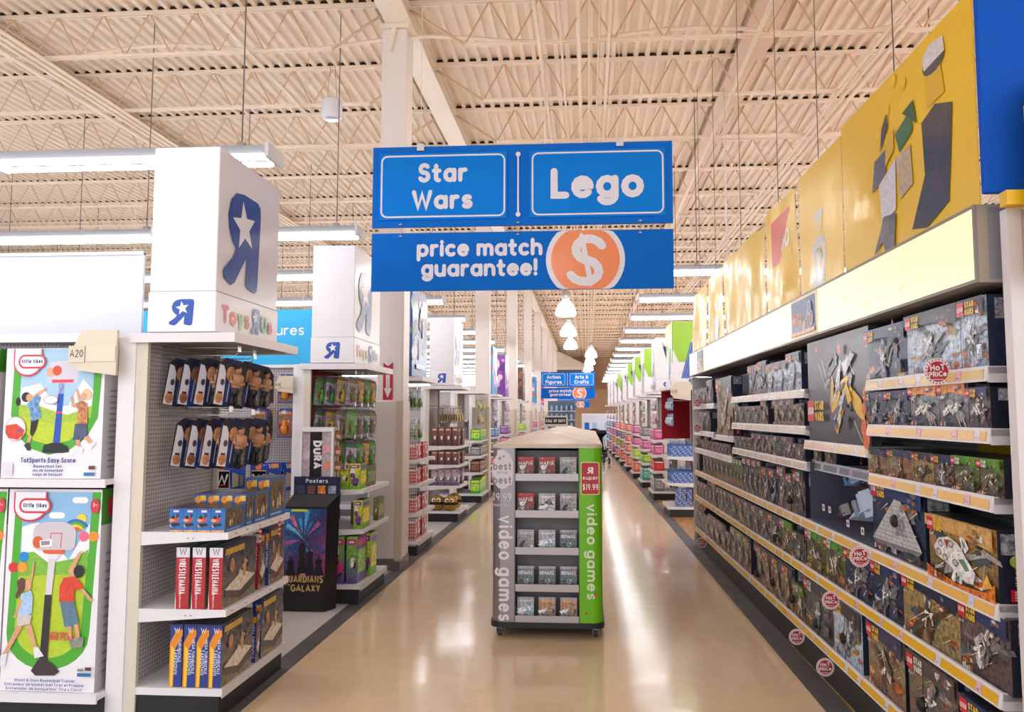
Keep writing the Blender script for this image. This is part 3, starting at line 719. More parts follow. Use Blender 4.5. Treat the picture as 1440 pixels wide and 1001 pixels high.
def blob(q, x, y, rx, ry, c, rng, n=9):
    q.poly([(x + rx * rng.uniform(.35, 1.15) * math.cos(2 * PI * i / n), y + ry * rng.uniform(.35, 1.15) * math.sin(2 * PI * i / n)) for i in range(n)], c)
def box_art(q, w, h, rng, look):
    """abstract space picture, header band, logo, small figures"""
    L_ = dict(space=('#1c2a4c', '#2a3458', '#a4a8b4', '#1c2860'), desert=('#7b6a48', '#a48c5c', '#8a5a34', '#1e2346'), forest=('#4a3a28', '#4f6b35', '#7b6452', '#3f6a2a'),
              wedge=('#2a2c3c', '#1c3058', '#b4b4b8', '#20306c'), freight=('#2c3430', '#b88c4c', '#dcdadc', '#c89c60'), ice=('#8fa3bd', '#c2cede', '#a9aeb8', '#2a2c38'), tan=('#7c5440', '#8c8c70', '#7c4c38', '#222a58'), orange=('#20202c', '#a2a6b2', '#e4e2e4', '#d9854a'),
              dark=('#3c3a40', '#54525a', '#8a8890', '#343640'), mixed=('#5c4c44', '#706458', '#8c8480', '#4a3c44'), green=('#50422e', '#5e6c3c', '#9a8c7a', '#4c8a26'), red=('#44343c', '#6c5a5c', '#a8a0a4', '#242c60'))[look]
    q.grad(0, 0, w, h, C(L_[0], .75), C(L_[1], .75))
    cl = lambda x, y, rx, ry: (min(max(x, rx * 1.16), w - rx * 1.16), min(max(y, ry * 1.16), h - ry * 1.16))
    for i in range(8):
        rx, ry = rng.uniform(.06, .22) * w, rng.uniform(.04, .14) * h; x, y = cl(rng.uniform(0, 1) * w, rng.uniform(.05, .75) * h, rx, ry)
        blob(q, x, y, rx, ry, C(rng.choice([L_[0], L_[1], '#8c6a44', '#3d4a66', L_[2]]), .9), rng)
    for i in range(4):
        rx, ry = rng.uniform(.05, .14) * w, rng.uniform(.03, .08) * h; x, y = cl(rng.choice((rng.uniform(.0, .3), rng.uniform(.7, 1))) * w, rng.uniform(.04, .3) * h, rx, ry)
        blob(q, x, y, rx, ry, C(rng.choice(['#b8622c', '#a8482a', '#c8944c', '#8c4a30']), .8), rng, 11)
    a = rng.uniform(-.7, .7) if look != 'tan' else 1.3
    pale = [C(L_[2], .5), mixc(C(L_[2], .5), C('#ffffff', .3), .45), mixc(C(L_[2], .5), C('#000000', .5), .55), C('#4a4c54', .5), mixc(C(L_[2], .5), C('#ffffff', .3), .75)]
    m_ = min(w, h)
    shards(q, w * .52, h * .40, w * .44, m_ * .26, a, 14, pale[2:4] + pale[2:3], rng)
    shards(q, w * .5, h * .42, m_ * .33, m_ * .22, a + rng.uniform(.6, 1.4), 22, pale[:4] + pale[:1] + pale[2:3], rng); shards(q, w * .5, h * .44, m_ * .2, m_ * .12, a, 5, pale[4:], rng)
    if look in ('wedge', 'freight'):
        X = lambda u, v: (w * u, h * v)
        if look == 'wedge':
            q.poly([X(.03, .16), X(.97, .2), X(.62, .76), X(.5, .78)], C('#b8b8bc', .25)); q.poly([X(.03, .16), X(.97, .2), X(.9, .13), X(.12, .1)], C('#77777e', .4)); q.poly([X(.5, .3), X(.72, .32), X(.66, .58), X(.55, .6)], C('#8e8e94', .5))
            for i in range(9): q.line([X(.07 + i * .048, .2 + i * .06), X(.93 - i * .035, .23 + i * .058)], h * .006, C('#6c6c74'), 0)
            q.poly([X(.6, .62), X(.8, .7), X(.78, .76), X(.62, .72)], C('#8a8a90', .5)); q.rect(w * .66, h * .06, w * .95, h * .14, C('#3c3e4c', 1.0))
        else:
            q.poly([X(.12, .5), X(.2, .66), X(.36, .72), X(.5, .66), X(.74, .3), X(.7, .14), X(.6, .12), X(.34, .3), X(.16, .38)], C('#d8d6d8', .35)); q.poly([X(.42, .5), X(.56, .56), X(.72, .3), X(.62, .2)], C('#f0eef0', .2)); q.poly([X(.5, .42), X(.58, .46), X(.66, .32), X(.6, .28)], C('#6c8c74', .3))
            for u, v in ((.2, .44), (.3, .38), (.24, .58), (.46, .36), (.4, .62)): q.ell(w * u, h * v, w * .045, h * .06, C('#8c8a8e', .6), 10); q.ell(w * u, h * v, w * .025, h * .035, C('#c8c6ca', .3), 8)
            q.poly([X(.3, .66), X(.38, .68), X(.34, .54)], C('#a83c30')); q.poly([X(0, 0), X(1, 0), X(1, .26), X(.86, .1), X(.5, .06), X(.1, .14), X(0, .2)], C('#c86c2c', .8)); q.poly([X(.82, .14), X(.9, .36), X(.97, .2)], C('#f0b040', .3))
    for i in range(7): q.rect(*(lambda x, y: (x, y, x + m_ * .03, y + m_ * .012))(w * rng.uniform(.3, .7), h * rng.uniform(.25, .55)), C(rng.choice(['#c83c34', '#1c2430', '#d8a848', '#5c7c9c'])))
    for i in range(6):
        x, y = rng.uniform(.05, .8) * w, rng.uniform(.1, .7) * h; d = rng.uniform(.08, .2) * w
        q.poly([(x, y), (x + d, y + d * .45), (x + d, y + d * .5)], C(rng.choice(['#e8f0c0', '#e87a5a', '#a8e0a0', '#f0f0f4'])))
    q.poly([(0, h * .82), (w * .6, h * .78), (w, h * .7), (w, h), (0, h)], C(L_[3], .35))
    for i in range(7):
        blob(q, w * rng.uniform(.68, .9), h * rng.uniform(.68, .92), w * rng.uniform(.03, .08), h * rng.uniform(.02, .07), C(rng.choice(['#14161c', '#8a5a3a', '#c9c6c4', '#3a3c46', '#b0522c', '#5c6474']), .6), rng, 8)
    if rng.random() < .5:
        q.rect(w * .72, h * .1, w * .93, h * .34, C('#1a1c26')); q.rect(w * .735, h * .115, w * .915, h * .325, C(L_[1], 1.0)); shards(q, w * .825, h * .22, w * .07, h * .07, .8, 6, pale, rng)
    s = min(w * .27, h * .2)
    toy_logo(q, w * .04, h - s * 1.2, s, 'w' if look in ('dark', 'green', 'mixed') else 'y')
    q.text('8-14', w * .12, h * .68, h * .045, WHITE, wd=.16, caps=0, fit=w * .12)
    for i in range(6):
        x = w * (.06 + .045 * i); q.rect(x, h * .04, x + w * .03, h * (.09 + .02 * (i % 3)), C(rng.choice(['#c9c2b4', '#3a3c46', '#8a4a34']), .4), lift=(i == 5))
def side_art(q, w, h, rng, look):
    q.rect(0, 0, w, h, C({'desert': '#1b2245', 'orange': '#26304f', 'ice': '#232a44'}.get(look, '#191d30'), .3))
    m_ = min(w * .8, h * .3)
    q.rect(w * .1, h - m_ * 1.1, w * .1 + m_, h - m_ * .15, C('#8c8e96', .9))
    q.ell(w * .5, h * .58, min(w * .3, h * .08), min(w * .3, h * .08), C('#a8b84c', .6), 12)
    s = min(w * .5, h * .16)
    q.rect(w * .5 - s / 2, h * .04, w * .5 + s / 2, h * .04 + s, LRED); q.text('LEGO', w * .5 + s * .12, h * .04 + s * .1, s * .3, WHITE, wd=.2, caps=0, al='l', rot=PI / 2, fit=s * .8)
    q.text('STAR WARS', w * .5 + s * .3, h * .08 + s * 1.05, s * .6, LYEL, wd=.22, caps=0, al='l', rot=PI / 2, fit=h * .3, xs=.7)
_cm = {}
def carton(w, h, d, look, seed, name='toy_carton', artf=box_art, sidef=side_art, body='#2a2a33'):
    key = (round(w, 3), round(h, 3), round(d, 3), look, seed, name)
    if key not in _cm:
        rng = random.Random(seed * 31 + len(look))
        b = MB('print'); b.box(0, w, 0, d, 0, h, C(body, .3))
        p = MB('print'); artf(Pl(p, (0, 0, 0), (1, 0, 0), (0, 0, 1), .00022), w, h, rng, look)
        if sidef:
            sidef(Pl(p, (w, 0, 0), (0, 1, 0), (0, 0, 1), .0003), d, h, rng, look)
            sidef(Pl(p, (0, d, 0), (0, -1, 0), (0, 0, 1), .0003), d, h, rng, look)
        _cm[key] = (b.mesh(name), p.mesh('print'))
    a, b = _cm[key]
    o = put(name, a); put('print', b, o)
    return o

# ================================================================== THE TOY WALL
RT = R(1.03)
S_, D_ = Vector((-.018, 1, 0)), Vector((1, .018, 0))
def SH(s, dd, z=0.0): 
    v = Vector((1.53, 3.0, 0)) + S_ * s + D_ * dd; return (v.x, v.y, z)
def ray(x, y):
    v = (x - CCX, -(y - CCY), -CF); return [sum(AX[i][k] * v[k] for k in range(3)) for i in range(3)]
def spx(x, y, off=0.03):
    r = ray(x, y); c = Vector((1.53, 3.0, 0)) + D_ * off
    return -(r[0] * c.y - r[1] * c.x) / (r[0] * S_.y - r[1] * S_.x)
ROT = -PI / 2 + RT
# local frame on the wall: x runs towards the shop entrance, y into the wall, origin at the far end
def wall_thing(name, label, cat, s1, dd, z, group=None): return thing(name, label, cat, SH(s1, dd, z), ROT, group)
wt = wall_thing('toy_shelving', 'long grey and white shelving wall packed with dark toy cartons', 'shelving', 7.4, 0, 0)
LW = 7.36
mb = MB('pegdark'); mb.box(0, LW, .5, .53, .1, 2.5, WHITE); mb.build('back_panel', wt)
mb = MB('paint'); mb.box(LW + .06, LW + .11, .035, .085, 0, 2.47, C('#d8d2d6')); mb.box(LW + .04, LW + .10, .085, .62, 0, 2.47, C('#c9c3c6')); mb.build('end_panel', wt)
mb = MB('paint'); mb.box(LW + .10, LW + .13, .11, .15, 0, 2.44, C('#dcd6da'))
for i in range(58): mb.box(LW + .129, LW + .1315, .12, .142, .03 + i * .042, .052 + i * .042, C('#33323a'))
mb.build('slotted_upright', wt)
mb = MB('paint'); mb.box(0, .04, 0, .55, 0, 2.2, C('#d8d2d0')); mb.build('end_panel', wt)
mb = MB('rubber'); mb.box(0, LW, .03, .06, 0, .17, C('#2c2a2d')); mb.box(0, LW, .06, .5, .12, .17, C('#55525a')); mb.build('kick_plate', wt)
mb = MB('paint'); mb.box(LW - 1.05, LW - .35, .485, .498, 1.42, 1.62, C('#e8c828')); mb.build('backing_card', wt, label='mustard yellow backing card')
def rail(s0, s1, z, depth=.46, strip='#e0b43a', front_=0.0, ends=True, seed=0):
    """one shelf with its price rail; z is the top of the shelf"""
    a = 7.4 - s1; b = 7.4 - s0
    m = MB('paint'); m.box(a, b, front_ + .012, front_ + depth, z - .025, z, C('#b9b4ba'))
    for x in (a, b - .012): m.box(x, x + .012, front_ + .012, front_ + depth, z - .06, z + .004, C('#cfcace'))
    sh = m.build('shelf', wt)
    m = MB('paint'); m.idx([(a, front_, z - .055), (b, front_, z - .055), (b, front_ + .01, z + .005), (a, front_ + .01, z + .005), (a, front_ + .014, z - .055), (b, front_ + .014, z - .055), (b, front_ + .02, z + .005), (a, front_ + .02, z + .005)],
                            [(0, 1, 2, 3), (5, 4, 7, 6), (3, 2, 6, 7), (1, 0, 4, 5), (1, 5, 6, 2), (4, 0, 3, 7)], C('#e4e0e4'))
    m.build('price_rail', sh)
    m = MB('print'); q = Pl(m, (a, front_ - .0006, z - .05), (1, 0, 0), (0, .165, .986), .0008)
    rg = random.Random(seed); u = .01
    while u < b - a - .05:
        wd = min(rg.uniform(.12, .34), b - a - .02 - u)
        q.rect(u, .004, u + wd, .042, C(strip), lift=False); u += wd
        q2 = C('#dcd6e6') if rg.random() < .7 else C('#e8b4c4')
        if u + .06 < b - a:
            q.rect(u + .004, .003, u + .045, .045, q2, lift=False); q.rect(u + .01, .012, u + .03, .018, C('#8a8794'), lift=False); u += .05
    m.build('price_strip', sh)
rail(.065, 7.3, .985, strip='#e8b45c', seed=1); rail(.065, 7.34, .66, strip='#e4b022', seed=2); rail(0.065, 7.34, .25, strip='#e4b022', seed=3, depth=.5)
for i, z in enumerate((1.885, 1.645, 1.385)): rail(.065, 1.30, z, .4, '#e0c488' if i == 0 else '#e8b868', seed=4 + i)
rail(1.31, 2.45, 1.525, .3, '#d9b684', seed=8)
for i, z in enumerate((1.875, 1.62, 1.375)): rail(2.42, 4.88, z, .4, '#c9ae92', seed=9 + i)
rail(5.85, 7.3, 1.83, .4, '#cdbfae', seed=12); rail(5.9, 7.3, 1.5, .4, '#cdbfae', seed=13); rail(4.9, 6.1, 1.48, .4, '#cdbfae', front_=.02, seed=14); rail(4.92, 7.3, 1.275, .4, '#cdbfae', seed=15)
for z, s0, s1 in ((.985, 0, 0),): pass

tally = {}
def place(shelf, z, s1, w, h, look, seed, dd=.03, d=.3, back=0, desc=None, tilt=0):
    """one carton standing on a shelf, its far side at s1; returns its near side"""
    o = carton(w - .004, h, d, look, seed)
    o.location = SH(s1, dd, z + .001); o.rotation_euler = (0, 0, ROT + tilt)
    n = tally.get(shelf, 0); tally[shelf] = n + 1
    place.log.append((o, shelf, s1, look, desc))
    return s1 - w
place.log = []
LOOK = dict(wedge='large grey wedge ship', freight='amber topped white ship', space='dark space', desert='sandy desert', forest='brown forest', ice='icy grey', tan='brown creature', orange='orange topped', dark='charcoal', mixed='dull brown', green='green topped', red='grey red')
# near bay, three short shelves (boxes listed from the far end; x positions read off the shelf)
def run(shelf, z, xs, hs, looks, seeds, yref, dd=.03, d=.3):
    for i in range(len(hs)):
        if hs[i] is None: continue
        a = spx(xs[i], yref(xs[i]), dd); b = spx(xs[i + 1], yref(xs[i + 1]), dd)
        place(shelf, z, a, a - b, hs[i], looks[i], seeds[i], dd, d)
UA, UB, UC = 'high shelf under the glowing fascia', 'shelf below the high one', 'lowest short shelf of the near bay'
run(UA, 1.885, [1217, 1276, 1352, 1391], [.27, .285, .285], ['space', 'ice', 'ice'], [11, 12, 13], lambda x: 490)
run(UB, 1.645, [1217, 1247, 1281, 1322, 1363, 1394], [.175, .175, .19, .19, .165], ['space', 'space', 'orange', 'orange', 'red'], [14, 14, 15, 15, 16], lambda x: 570)
run(UC, 1.385, [1221, 1251, 1286, 1314, 1342, 1378, 1412], [.13, .14, .14, .14, .145, .145], ['tan', 'tan', 'desert', 'red', 'green', 'green'], [17, 17, 18, 19, 20, 20], lambda x: 650)
L3, L2, L1 = 'third shelf up', 'second shelf up', 'lowest shelf'
# third shelf: destroyer box, freighter box in front
a = spx(1229, 760, .04); b = spx(1303, 760, .04); place(L3, .985, a, a - b, .375, 'wedge', 31, .04, .12)
a = spx(1309, 800, .02); b = spx(1405, 810, .02); place(L3, .985, a, a - b, .275, 'freight', 32, .02, .13)
run(L2, .66, [1135, 1161, 1190, 1228, 1271, 1352, 1424], [.27, .27, .27, .27, .28, .28], ['green', 'green', 'space', 'space', 'desert', 'red'], [33, 34, 35, 35, 36, 37], lambda x: 583 + (x - 826) * .6, d=.28)
run(L1, .25, [1133, 1173, 1214], [.34, .33], ['dark', 'ice'], [38, 39], lambda x: 583 + (x - 826) * .85, d=.28)
run(L1, .25, [1222, 1274], [.34], ['tan'], [40], lambda x: 583 + (x - 826) * .85, d=.28)
run(L1, .25, [1279, 1350], [.33], ['mixed'], [41], lambda x: 583 + (x - 826) * .85, d=.28)
place(L1, .25, .42, .36, .3, 'space', 42)
# the rest of the long shelves, far end to near
def fill(shelf, z, s_hi, s_lo, hmin, hmax, wmin, wmax, seed, looks, dd=.03, d=.25, gap=.12):
    rg = random.Random(seed); s = s_hi
    while s - wmin > s_lo:
        lk = rg.choice(looks); w = round(rg.uniform(wmin, wmax) * 20) / 20; h = round(rg.uniform(hmin, hmax) * 25) / 25
        k = rg.choice((1, 1, 2, 3)); sd = rg.randint(1, 4)
        for _ in range(k):
            if s - w < s_lo - .02: break
            place(shelf, z, s, w, h, lk, 50 + sd, dd + (rg.random() < .1) * .05, d); s -= w
        if rg.random() < gap: s -= .06
        if s_hi - s > 0 and s - w < s_lo and w - .05 > wmin: pass
ML = ['mixed', 'dark', 'mixed', 'red', 'green', 'mixed', 'tan', 'space', 'dark']
fill(L3, .985, 7.28, 2.5, .26, .34, .15, .3, 1, ML)
fill(L2, .66, 7.3, spx(1135, 768), .2, .27, .15, .35, 2, ML)
fill(L1, .25, 7.3, spx(1133, 844), .24, .34, .2, .35, 3, ML)
M1, M2, M3 = 'top shelf of the middle bay', 'second shelf of the middle bay', 'third shelf of the middle bay'
fill(M1, 1.875, 4.4, 2.46, .2, .3, .25, .4, 4, ['ice', 'space', 'ice', 'orange', 'dark'], gap=0)
fill(M2, 1.62, 4.86, 2.46, .15, .2, .18, .3, 5, ML, gap=0)
fill(M3, 1.375, 4.86, 2.46, .12, .19, .15, .3, 6, ML, gap=0)
place('tall slot beside the middle bay', 1.48, 5.78, .86, .62, 'desert', 60, .03, .1)
F1, F2, F3 = 'top shelf of the last bay', 'second shelf of the last bay', 'third shelf of the last bay'
fill(F1, 1.83, 7.25, 5.95, .16, .3, .3, .45, 7, ML, gap=0); fill(F2, 1.5, 7.25, 5.95, .22, .28, .3, .45, 8, ML, gap=0); fill(F3, 1.275, 7.25, 4.95, .12, .15, .15, .2, 9, ML, gap=.1)
place('dark slot below the ship panel', 1.385, 2.42, .17, .12, 'green', 61, .06); place('dark slot below the ship panel', 1.385, 2.18, .22, .12, 'green', 62, .06)
byshelf = {}
for rec in place.log: byshelf.setdefault(rec[1], []).append(rec)
for shf, recs in byshelf.items():
    recs.sort(key=lambda r_: r_[2])
    for i, (o, sh_, s1, look, desc) in enumerate(recs):
        if len(recs) == 1: tag(o, f'{LOOK[look]} toy carton alone in the {shf}', 'toy box', 'cartons on the toy wall')
        else: tag(o, f'{LOOK[look]} carton, {ordn(i)} from the white post, {shf}', 'toy box', 'cartons on the toy wall')
# shelf board under the dark slot
rail(1.31, 2.42, 1.385, .3, '#8c8078', front_=.05, seed=21)
# big ship panel
t = wall_thing('graphic_panel', 'large dark printed panel with yellow starship, standing on its own shelf', 'poster', 2.4, .03, 1.53)
mb = MB('paint'); mb.box(0, 1.1, 0, .05, 0, .66, C('#3c3a44')); mb.build('board', t)
mb = MB('print'); q = Pl(mb, (0, 0, 0), (1, 0, 0), (0, 0, 1), .0004); rng = random.Random(3)
q.grad(0, 0, 1.1, .66, C('#343440', .15), C('#63636e', .2))
shards(q, .45, .44, .16, .1, .5, 14, [C('#8a8c98', .5), C('#6a6c78', .5)], rng)
q.poly([(.5, .12), (.58, .05), (.70, .2), (.60, .3)], C('#e2b428')); q.poly([(.46, .24), (.5, .16), (.54, .36), (.5, .42)], C('#d8ac28')); q.poly([(.78, .36), (.98, .26), (1.04, .12), (.9, .18), (.8, .28)], C('#e2b428'))
shards(q, .7, .34, .22, .16, .9, 22, [C('#c9c9d2', .5), C('#8a8c98', .5), C('#50525e', .4), C('#e2b428', .3)], rng)
shards(q, .78, .2, .1, .1, 1.2, 8, [C('#2c2e38'), C('#44464f')], rng)
for x0, y0, x1, y1 in ((.3, .5, .4, .36), (.36, .52, .44, .4), (.9, .14, 1.02, .02), (.8, .52, .92, .4)): q.line([(x0, y0), (x1, y1)], .006, C('#d8e0c8'), 0)
for x, y, r_ in ((.68, .56, .03), (.26, .6, .02), (1.06, .2, .03), (1.05, .1, .04), (1.08, .04, .05), (1.07, .3, .02)): q.ell(x, y, r_, r_ * 1.2, C('#d8602c', .5), 10)
toy_logo(q, .05, .13, .135, 'y')
mb.build('print', t)
# glass display case with a model inside
t = wall_thing('display_case', 'clear acrylic display case on the third shelf beside the ship panel', 'display case', 2.4, .015, .99)
W_ = 1.12
mb = MB('clear'); mb.box(0, W_, 0, .004, 0, .40, WHITE); mb.box(W_ - .004, W_, .004, .4, 0, .40, WHITE); mb.box(0, W_, 0.004, .4, .396, .40, WHITE); mb.build('clear_cover', t)
mb = MB('paint'); mb.box(.01, W_ - .01, .01, .4, .001, .012, C('#4a5068')); mb.box(.01, W_ - .01, .39, .395, .012, .39, C('#4a5a84')); mb.box(.006, .012, .01, .395, .012, .39, C('#3c4660')); mb.build('inner_tray', t)
for i, z in enumerate((.12, .22, .32)):
    mb = MB('print'); mb.box(.03, .42, .3, .385, z, z + .02, C('#7a2430')); mb.build('red_ledge', t)
ships = ((.66, .14, .13, '#dce6f8'), (.36, .29, .06, '#7ab4f0'), (.2, .07, .06, '#8c6458'), (.95, .2, .09, '#b4d0ec'))
def model(W, H, c, rng):
    m = MB('paint')
    m.idx([(-W, 0, 0), (W * .3, -H, 0), (W, 0, 0), (W * .3, H, 0), (0, 0, H * .8), (0, 0, -H * .5)], [(0, 1, 4), (1, 2, 4), (2, 3, 4), (3, 0, 4), (1, 0, 5), (2, 1, 5), (3, 2, 5), (0, 3, 5)], c)
    for i in range(12):
        x, y = rng.uniform(-.6, .6) * W, rng.uniform(-.5, .5) * H; s = rng.uniform(.05, .14) * W
        m.box(x - s, x + s, y - s * .5, y + s * .5, -.1 * H, H * rng.uniform(.5, .9), mixc(c, C('#30343c'), rng.uniform(0, .6)))
    for s in (-1, 1): m.box(W * .1, W * .8, s * H * .8 - .004, s * H * .8 + .004, -.3 * H, H * .9, mixc(c, C('#ffffff'), .3))
    return m
rng = random.Random(8)
for i, (x, z, s, c) in enumerate(ships):
    tt = thing('model_ship', ['large pale blue brick built ship model inside the clear display case', 'small sky blue ship model high in the clear display case', 'small brown ship model low in the clear display case', 'light blue tower like ship model near the case end'][i], 'toy', (0, 0, 0), 0, 'models in the display case')
    v = SH(2.4 - x, .015 + .18, .99 + z); tt.location = v; tt.rotation_euler = (0, R(-20), ROT + .5)
    model(s * 1.6, s, C(c), rng).build('hull', tt)
    m = MB('clear'); m.tube([(0, 0, -.06 if i else -.1), (0, 0, -z + .014 if i == 9 else -.03)], .004, WHITE); m.build('peg', tt)
mb = MB('print'); q = Pl(mb, (0, -.001, 0), (1, 0, 0), (0, 0, 1), .0004)
for x, z in ((.28, .1), (.4, .1), (.72, .06), (.95, .05)): q.rect(x, z, x + .045, z + .04, C('#e6e4ea')); q.ell(x + .022, z + .02, .012, .012, C('#2a2a30'), 8)
mb.build('label_sticker', t)

# spider locks on cartons
def lock_mesh():
    a = MB('rubber'); a.lathe([(0, -.03), (.026, -.028), (.032, -.018), (.032, -.004), (.028, 0), (0, 0)], C('#141316'), n=18, axis='y')
    b = MB('rubber')
    for x0, z0, x1, z1 in ((0, .03, 0, .13), (0, -.03, 0, -.13), (-.03, 0, -.09, 0), (.03, 0, .09, 0)): b.tube([(x0, -.004, z0), (x1, -.0035, z1)], .0018, C('#1a1a1e'), n=4)
    return a.mesh('puck'), b.mesh('wire')
la, lb = lock_mesh()
for i, (x, y) in enumerate(((1262, 732), (1088, 688), (1113, 702), (1092, 756), (1066, 806), (1088, 818), (1116, 842), (1150, 876), (1189, 897), (1300, 990))):
    r_ = ray(x, y); off = .038 if i == 0 else .028; s = spx(x, y, off); P_ = SH(s, off); z = EYE + r_[2] * P_[1] / r_[1]
    o = thing('security_lock', ['black round security lock on the largest space carton, third shelf', 'black security lock on the far carton of the third shelf pair', 'black security lock on third shelf carton beside the display case',
        'black security lock on second shelf carton, alone in mid row', 'black security lock on lowest shelf, deepest into the store', 'black security lock on lowest shelf, second deepest into the store', 'black security lock on lowest shelf, fourth lock from the entrance end',
        'black security lock on the charcoal carton of the lowest shelf', 'black security lock on the icy grey carton of the lowest shelf', 'black security lock on the carton at the bottom picture edge'][i], 'lock', (P_[0], P_[1], z), ROT, 'round security locks')
    put('puck', la, o); put('wire', lb, o)
# round price flags
def flag(x, y, rpx, label, dd=-.035):
    s = spx(x, y, dd); P_ = SH(s, dd); r_ = ray(x, y); z = EYE + r_[2] * P_[1] / r_[1]; rad = rpx * P_[1] / CF
    t = thing('price_flag', label, 'price flag', (P_[0], P_[1], z), R(2), 'round red and white price flags')
    m = MB('print'); m.lathe([(0, .001), (rad, .001), (rad, -.0015), (0, -.0015)], C('#ecdfe2'), n=28, axis='y', smooth=False); m.build('disc', t)
    m = MB('print'); q = Pl(m, (0, -.0018, 0), (1, 0, 0), (0, 0, 1), .0003); q.ell(0, 0, rad * .76, rad * .76, C('#b02838'), 24)
    for i in range(22): a = 2 * PI * i / 22; q.ell(rad * .88 * math.cos(a), rad * .88 * math.sin(a), rad * .06, rad * .06, C('#b02838'), 6, lift=False)
    q.up(); q.text('HoT', 0, rad * .08, rad * .46, WHITE, wd=.2, caps=6, fit=rad * 1.1, gap=.05, rot=.08); q.text('PRiCe', 0, rad * -.38, rad * .4, WHITE, wd=.2, caps=6, fit=rad * 1.3, gap=.05, rot=.08)
    q.rect(-rad * .45, -rad * .62, rad * .4, -rad * .54, C('#e6b8bc'))
    m.build('lettering', t)
    m = MB('clear'); m.box(0, .05, -.0005, .0005, -.012, .012, WHITE); m.build('clip', t)
flag(1318.5, 522, 18.5, 'round red price flag on the high shelf under the glowing fascia')
flag(1209.5, 782, 14, 'round red price flag on the third shelf, beside the display case end')
flag(1168.5, 843.5, 12, 'round red price flag on the second shelf up, near half')
flag(1120.5, 895, 10.5, 'round red price flag on lowest shelf, higher one in the picture')
flag(1160.5, 937.5, 12, 'round red price flag on lowest shelf, close to the bottom picture edge')
flag(981, 566, 6, 'small round red price flag at the far post, upper of two high ones')
flag(981, 601.5, 6, 'small round red price flag at the far post, lower of two high ones')
flag(986, 713.5, 6, 'small round red price flag at the far post, on second shelf')
flag(987, 762.5, 7, 'small round red price flag at the far post, on lowest shelf')

# glowing fascia
t = wall_thing('light_box', 'long glowing pale yellow fascia above the toy cartons with grey metal frame', 'light box', 7.4, -.03, 2.21)
mb = MB('paint'); gm = C('#a39c98')
mb.box(0, LW, .012, .16, 0, .012, gm); mb.box(0, LW, .012, .16, .295, .305, gm); mb.box(LW - .012, LW, .012, .05, .012, .295, C('#a89c8a')); mb.box(LW - .012, LW, .05, .16, .012, .295, C('#8d8b92')); mb.box(0, .012, .012, .16, .012, .295, gm)
mb.box(0, LW, .0, .012, 0, .014, C('#8a837e')); mb.box(0, LW, 0, .012, .292, .305, C('#8a837e')); mb.box(LW - .014, LW, 0, .012, .014, .292, C('#8a837e'))
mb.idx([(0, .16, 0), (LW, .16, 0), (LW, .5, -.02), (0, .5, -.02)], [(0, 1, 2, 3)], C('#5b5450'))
mb.build('frame', t)
segs = [(0, .62, 'g'), (.62, 1.12, 'b'), (1.12, 1.5, 'g'), (1.5, 3.9, 'g'), (3.9, 4.83, 'g'), (4.83, 5.42, 'b'), (5.42, 7.346, 'g')]
for a, b, k in segs:
    if k == 'g':
        m = MB('glow'); m.box(a + .003, b - .003, .004, .012, .014, .292, WHITE); pn = m.build('lit_panel', t)
        if b > 5.5:
            m = MB('glow')
            for cx, cz in ((1.25, .1), (1.25, .18), (1.45, .19), (1.45, .1), (.5, .15), (.8, .07), (.85, .2)):
                m.lathe([(.022, 0), (.022, -.004), (0, -.004)], WHITE, n=12, axis='y', o=(a + cx, .004, cz))
            m.build('raised_stud', pn)
    else:
        m = MB('print'); m.box(a + .003, b - .003, .0, .012, .014, .292, C('#f0e4b0')); pn = m.build('printed_panel', t)
        m = MB('print'); q = Pl(m, (a, -.0005, .014), (1, 0, 0), (0, 0, 1), .0004); W_ = b - a; rng = random.Random(int(a * 10))
        q.rrect(.03, .02, W_ - .03, .26, .02, C('#2c5a96')); toy_logo(q, .06, .09, .085, 'y')
        for x, z, r_ in ((.72, .1, .05), (.62, .07, .035), (.82, .1, .04), (.55, .06, .03), (.76, .17, .04)): q.ell(W_ * x, z + .01, r_ * 1.15, r_ * 1.2, C('#e8e8ec')); q.ell(W_ * x, z + .01, r_, r_ * 1.05, C(['#20222a', '#7a4a34', '#c8a878', '#5a6a8a', '#2a2c34'][int(x * 50) % 5], .5))
        q.rect(.03, .02, W_ - .03, .045, C('#e0a060', .6))
        m.build('print', pn)
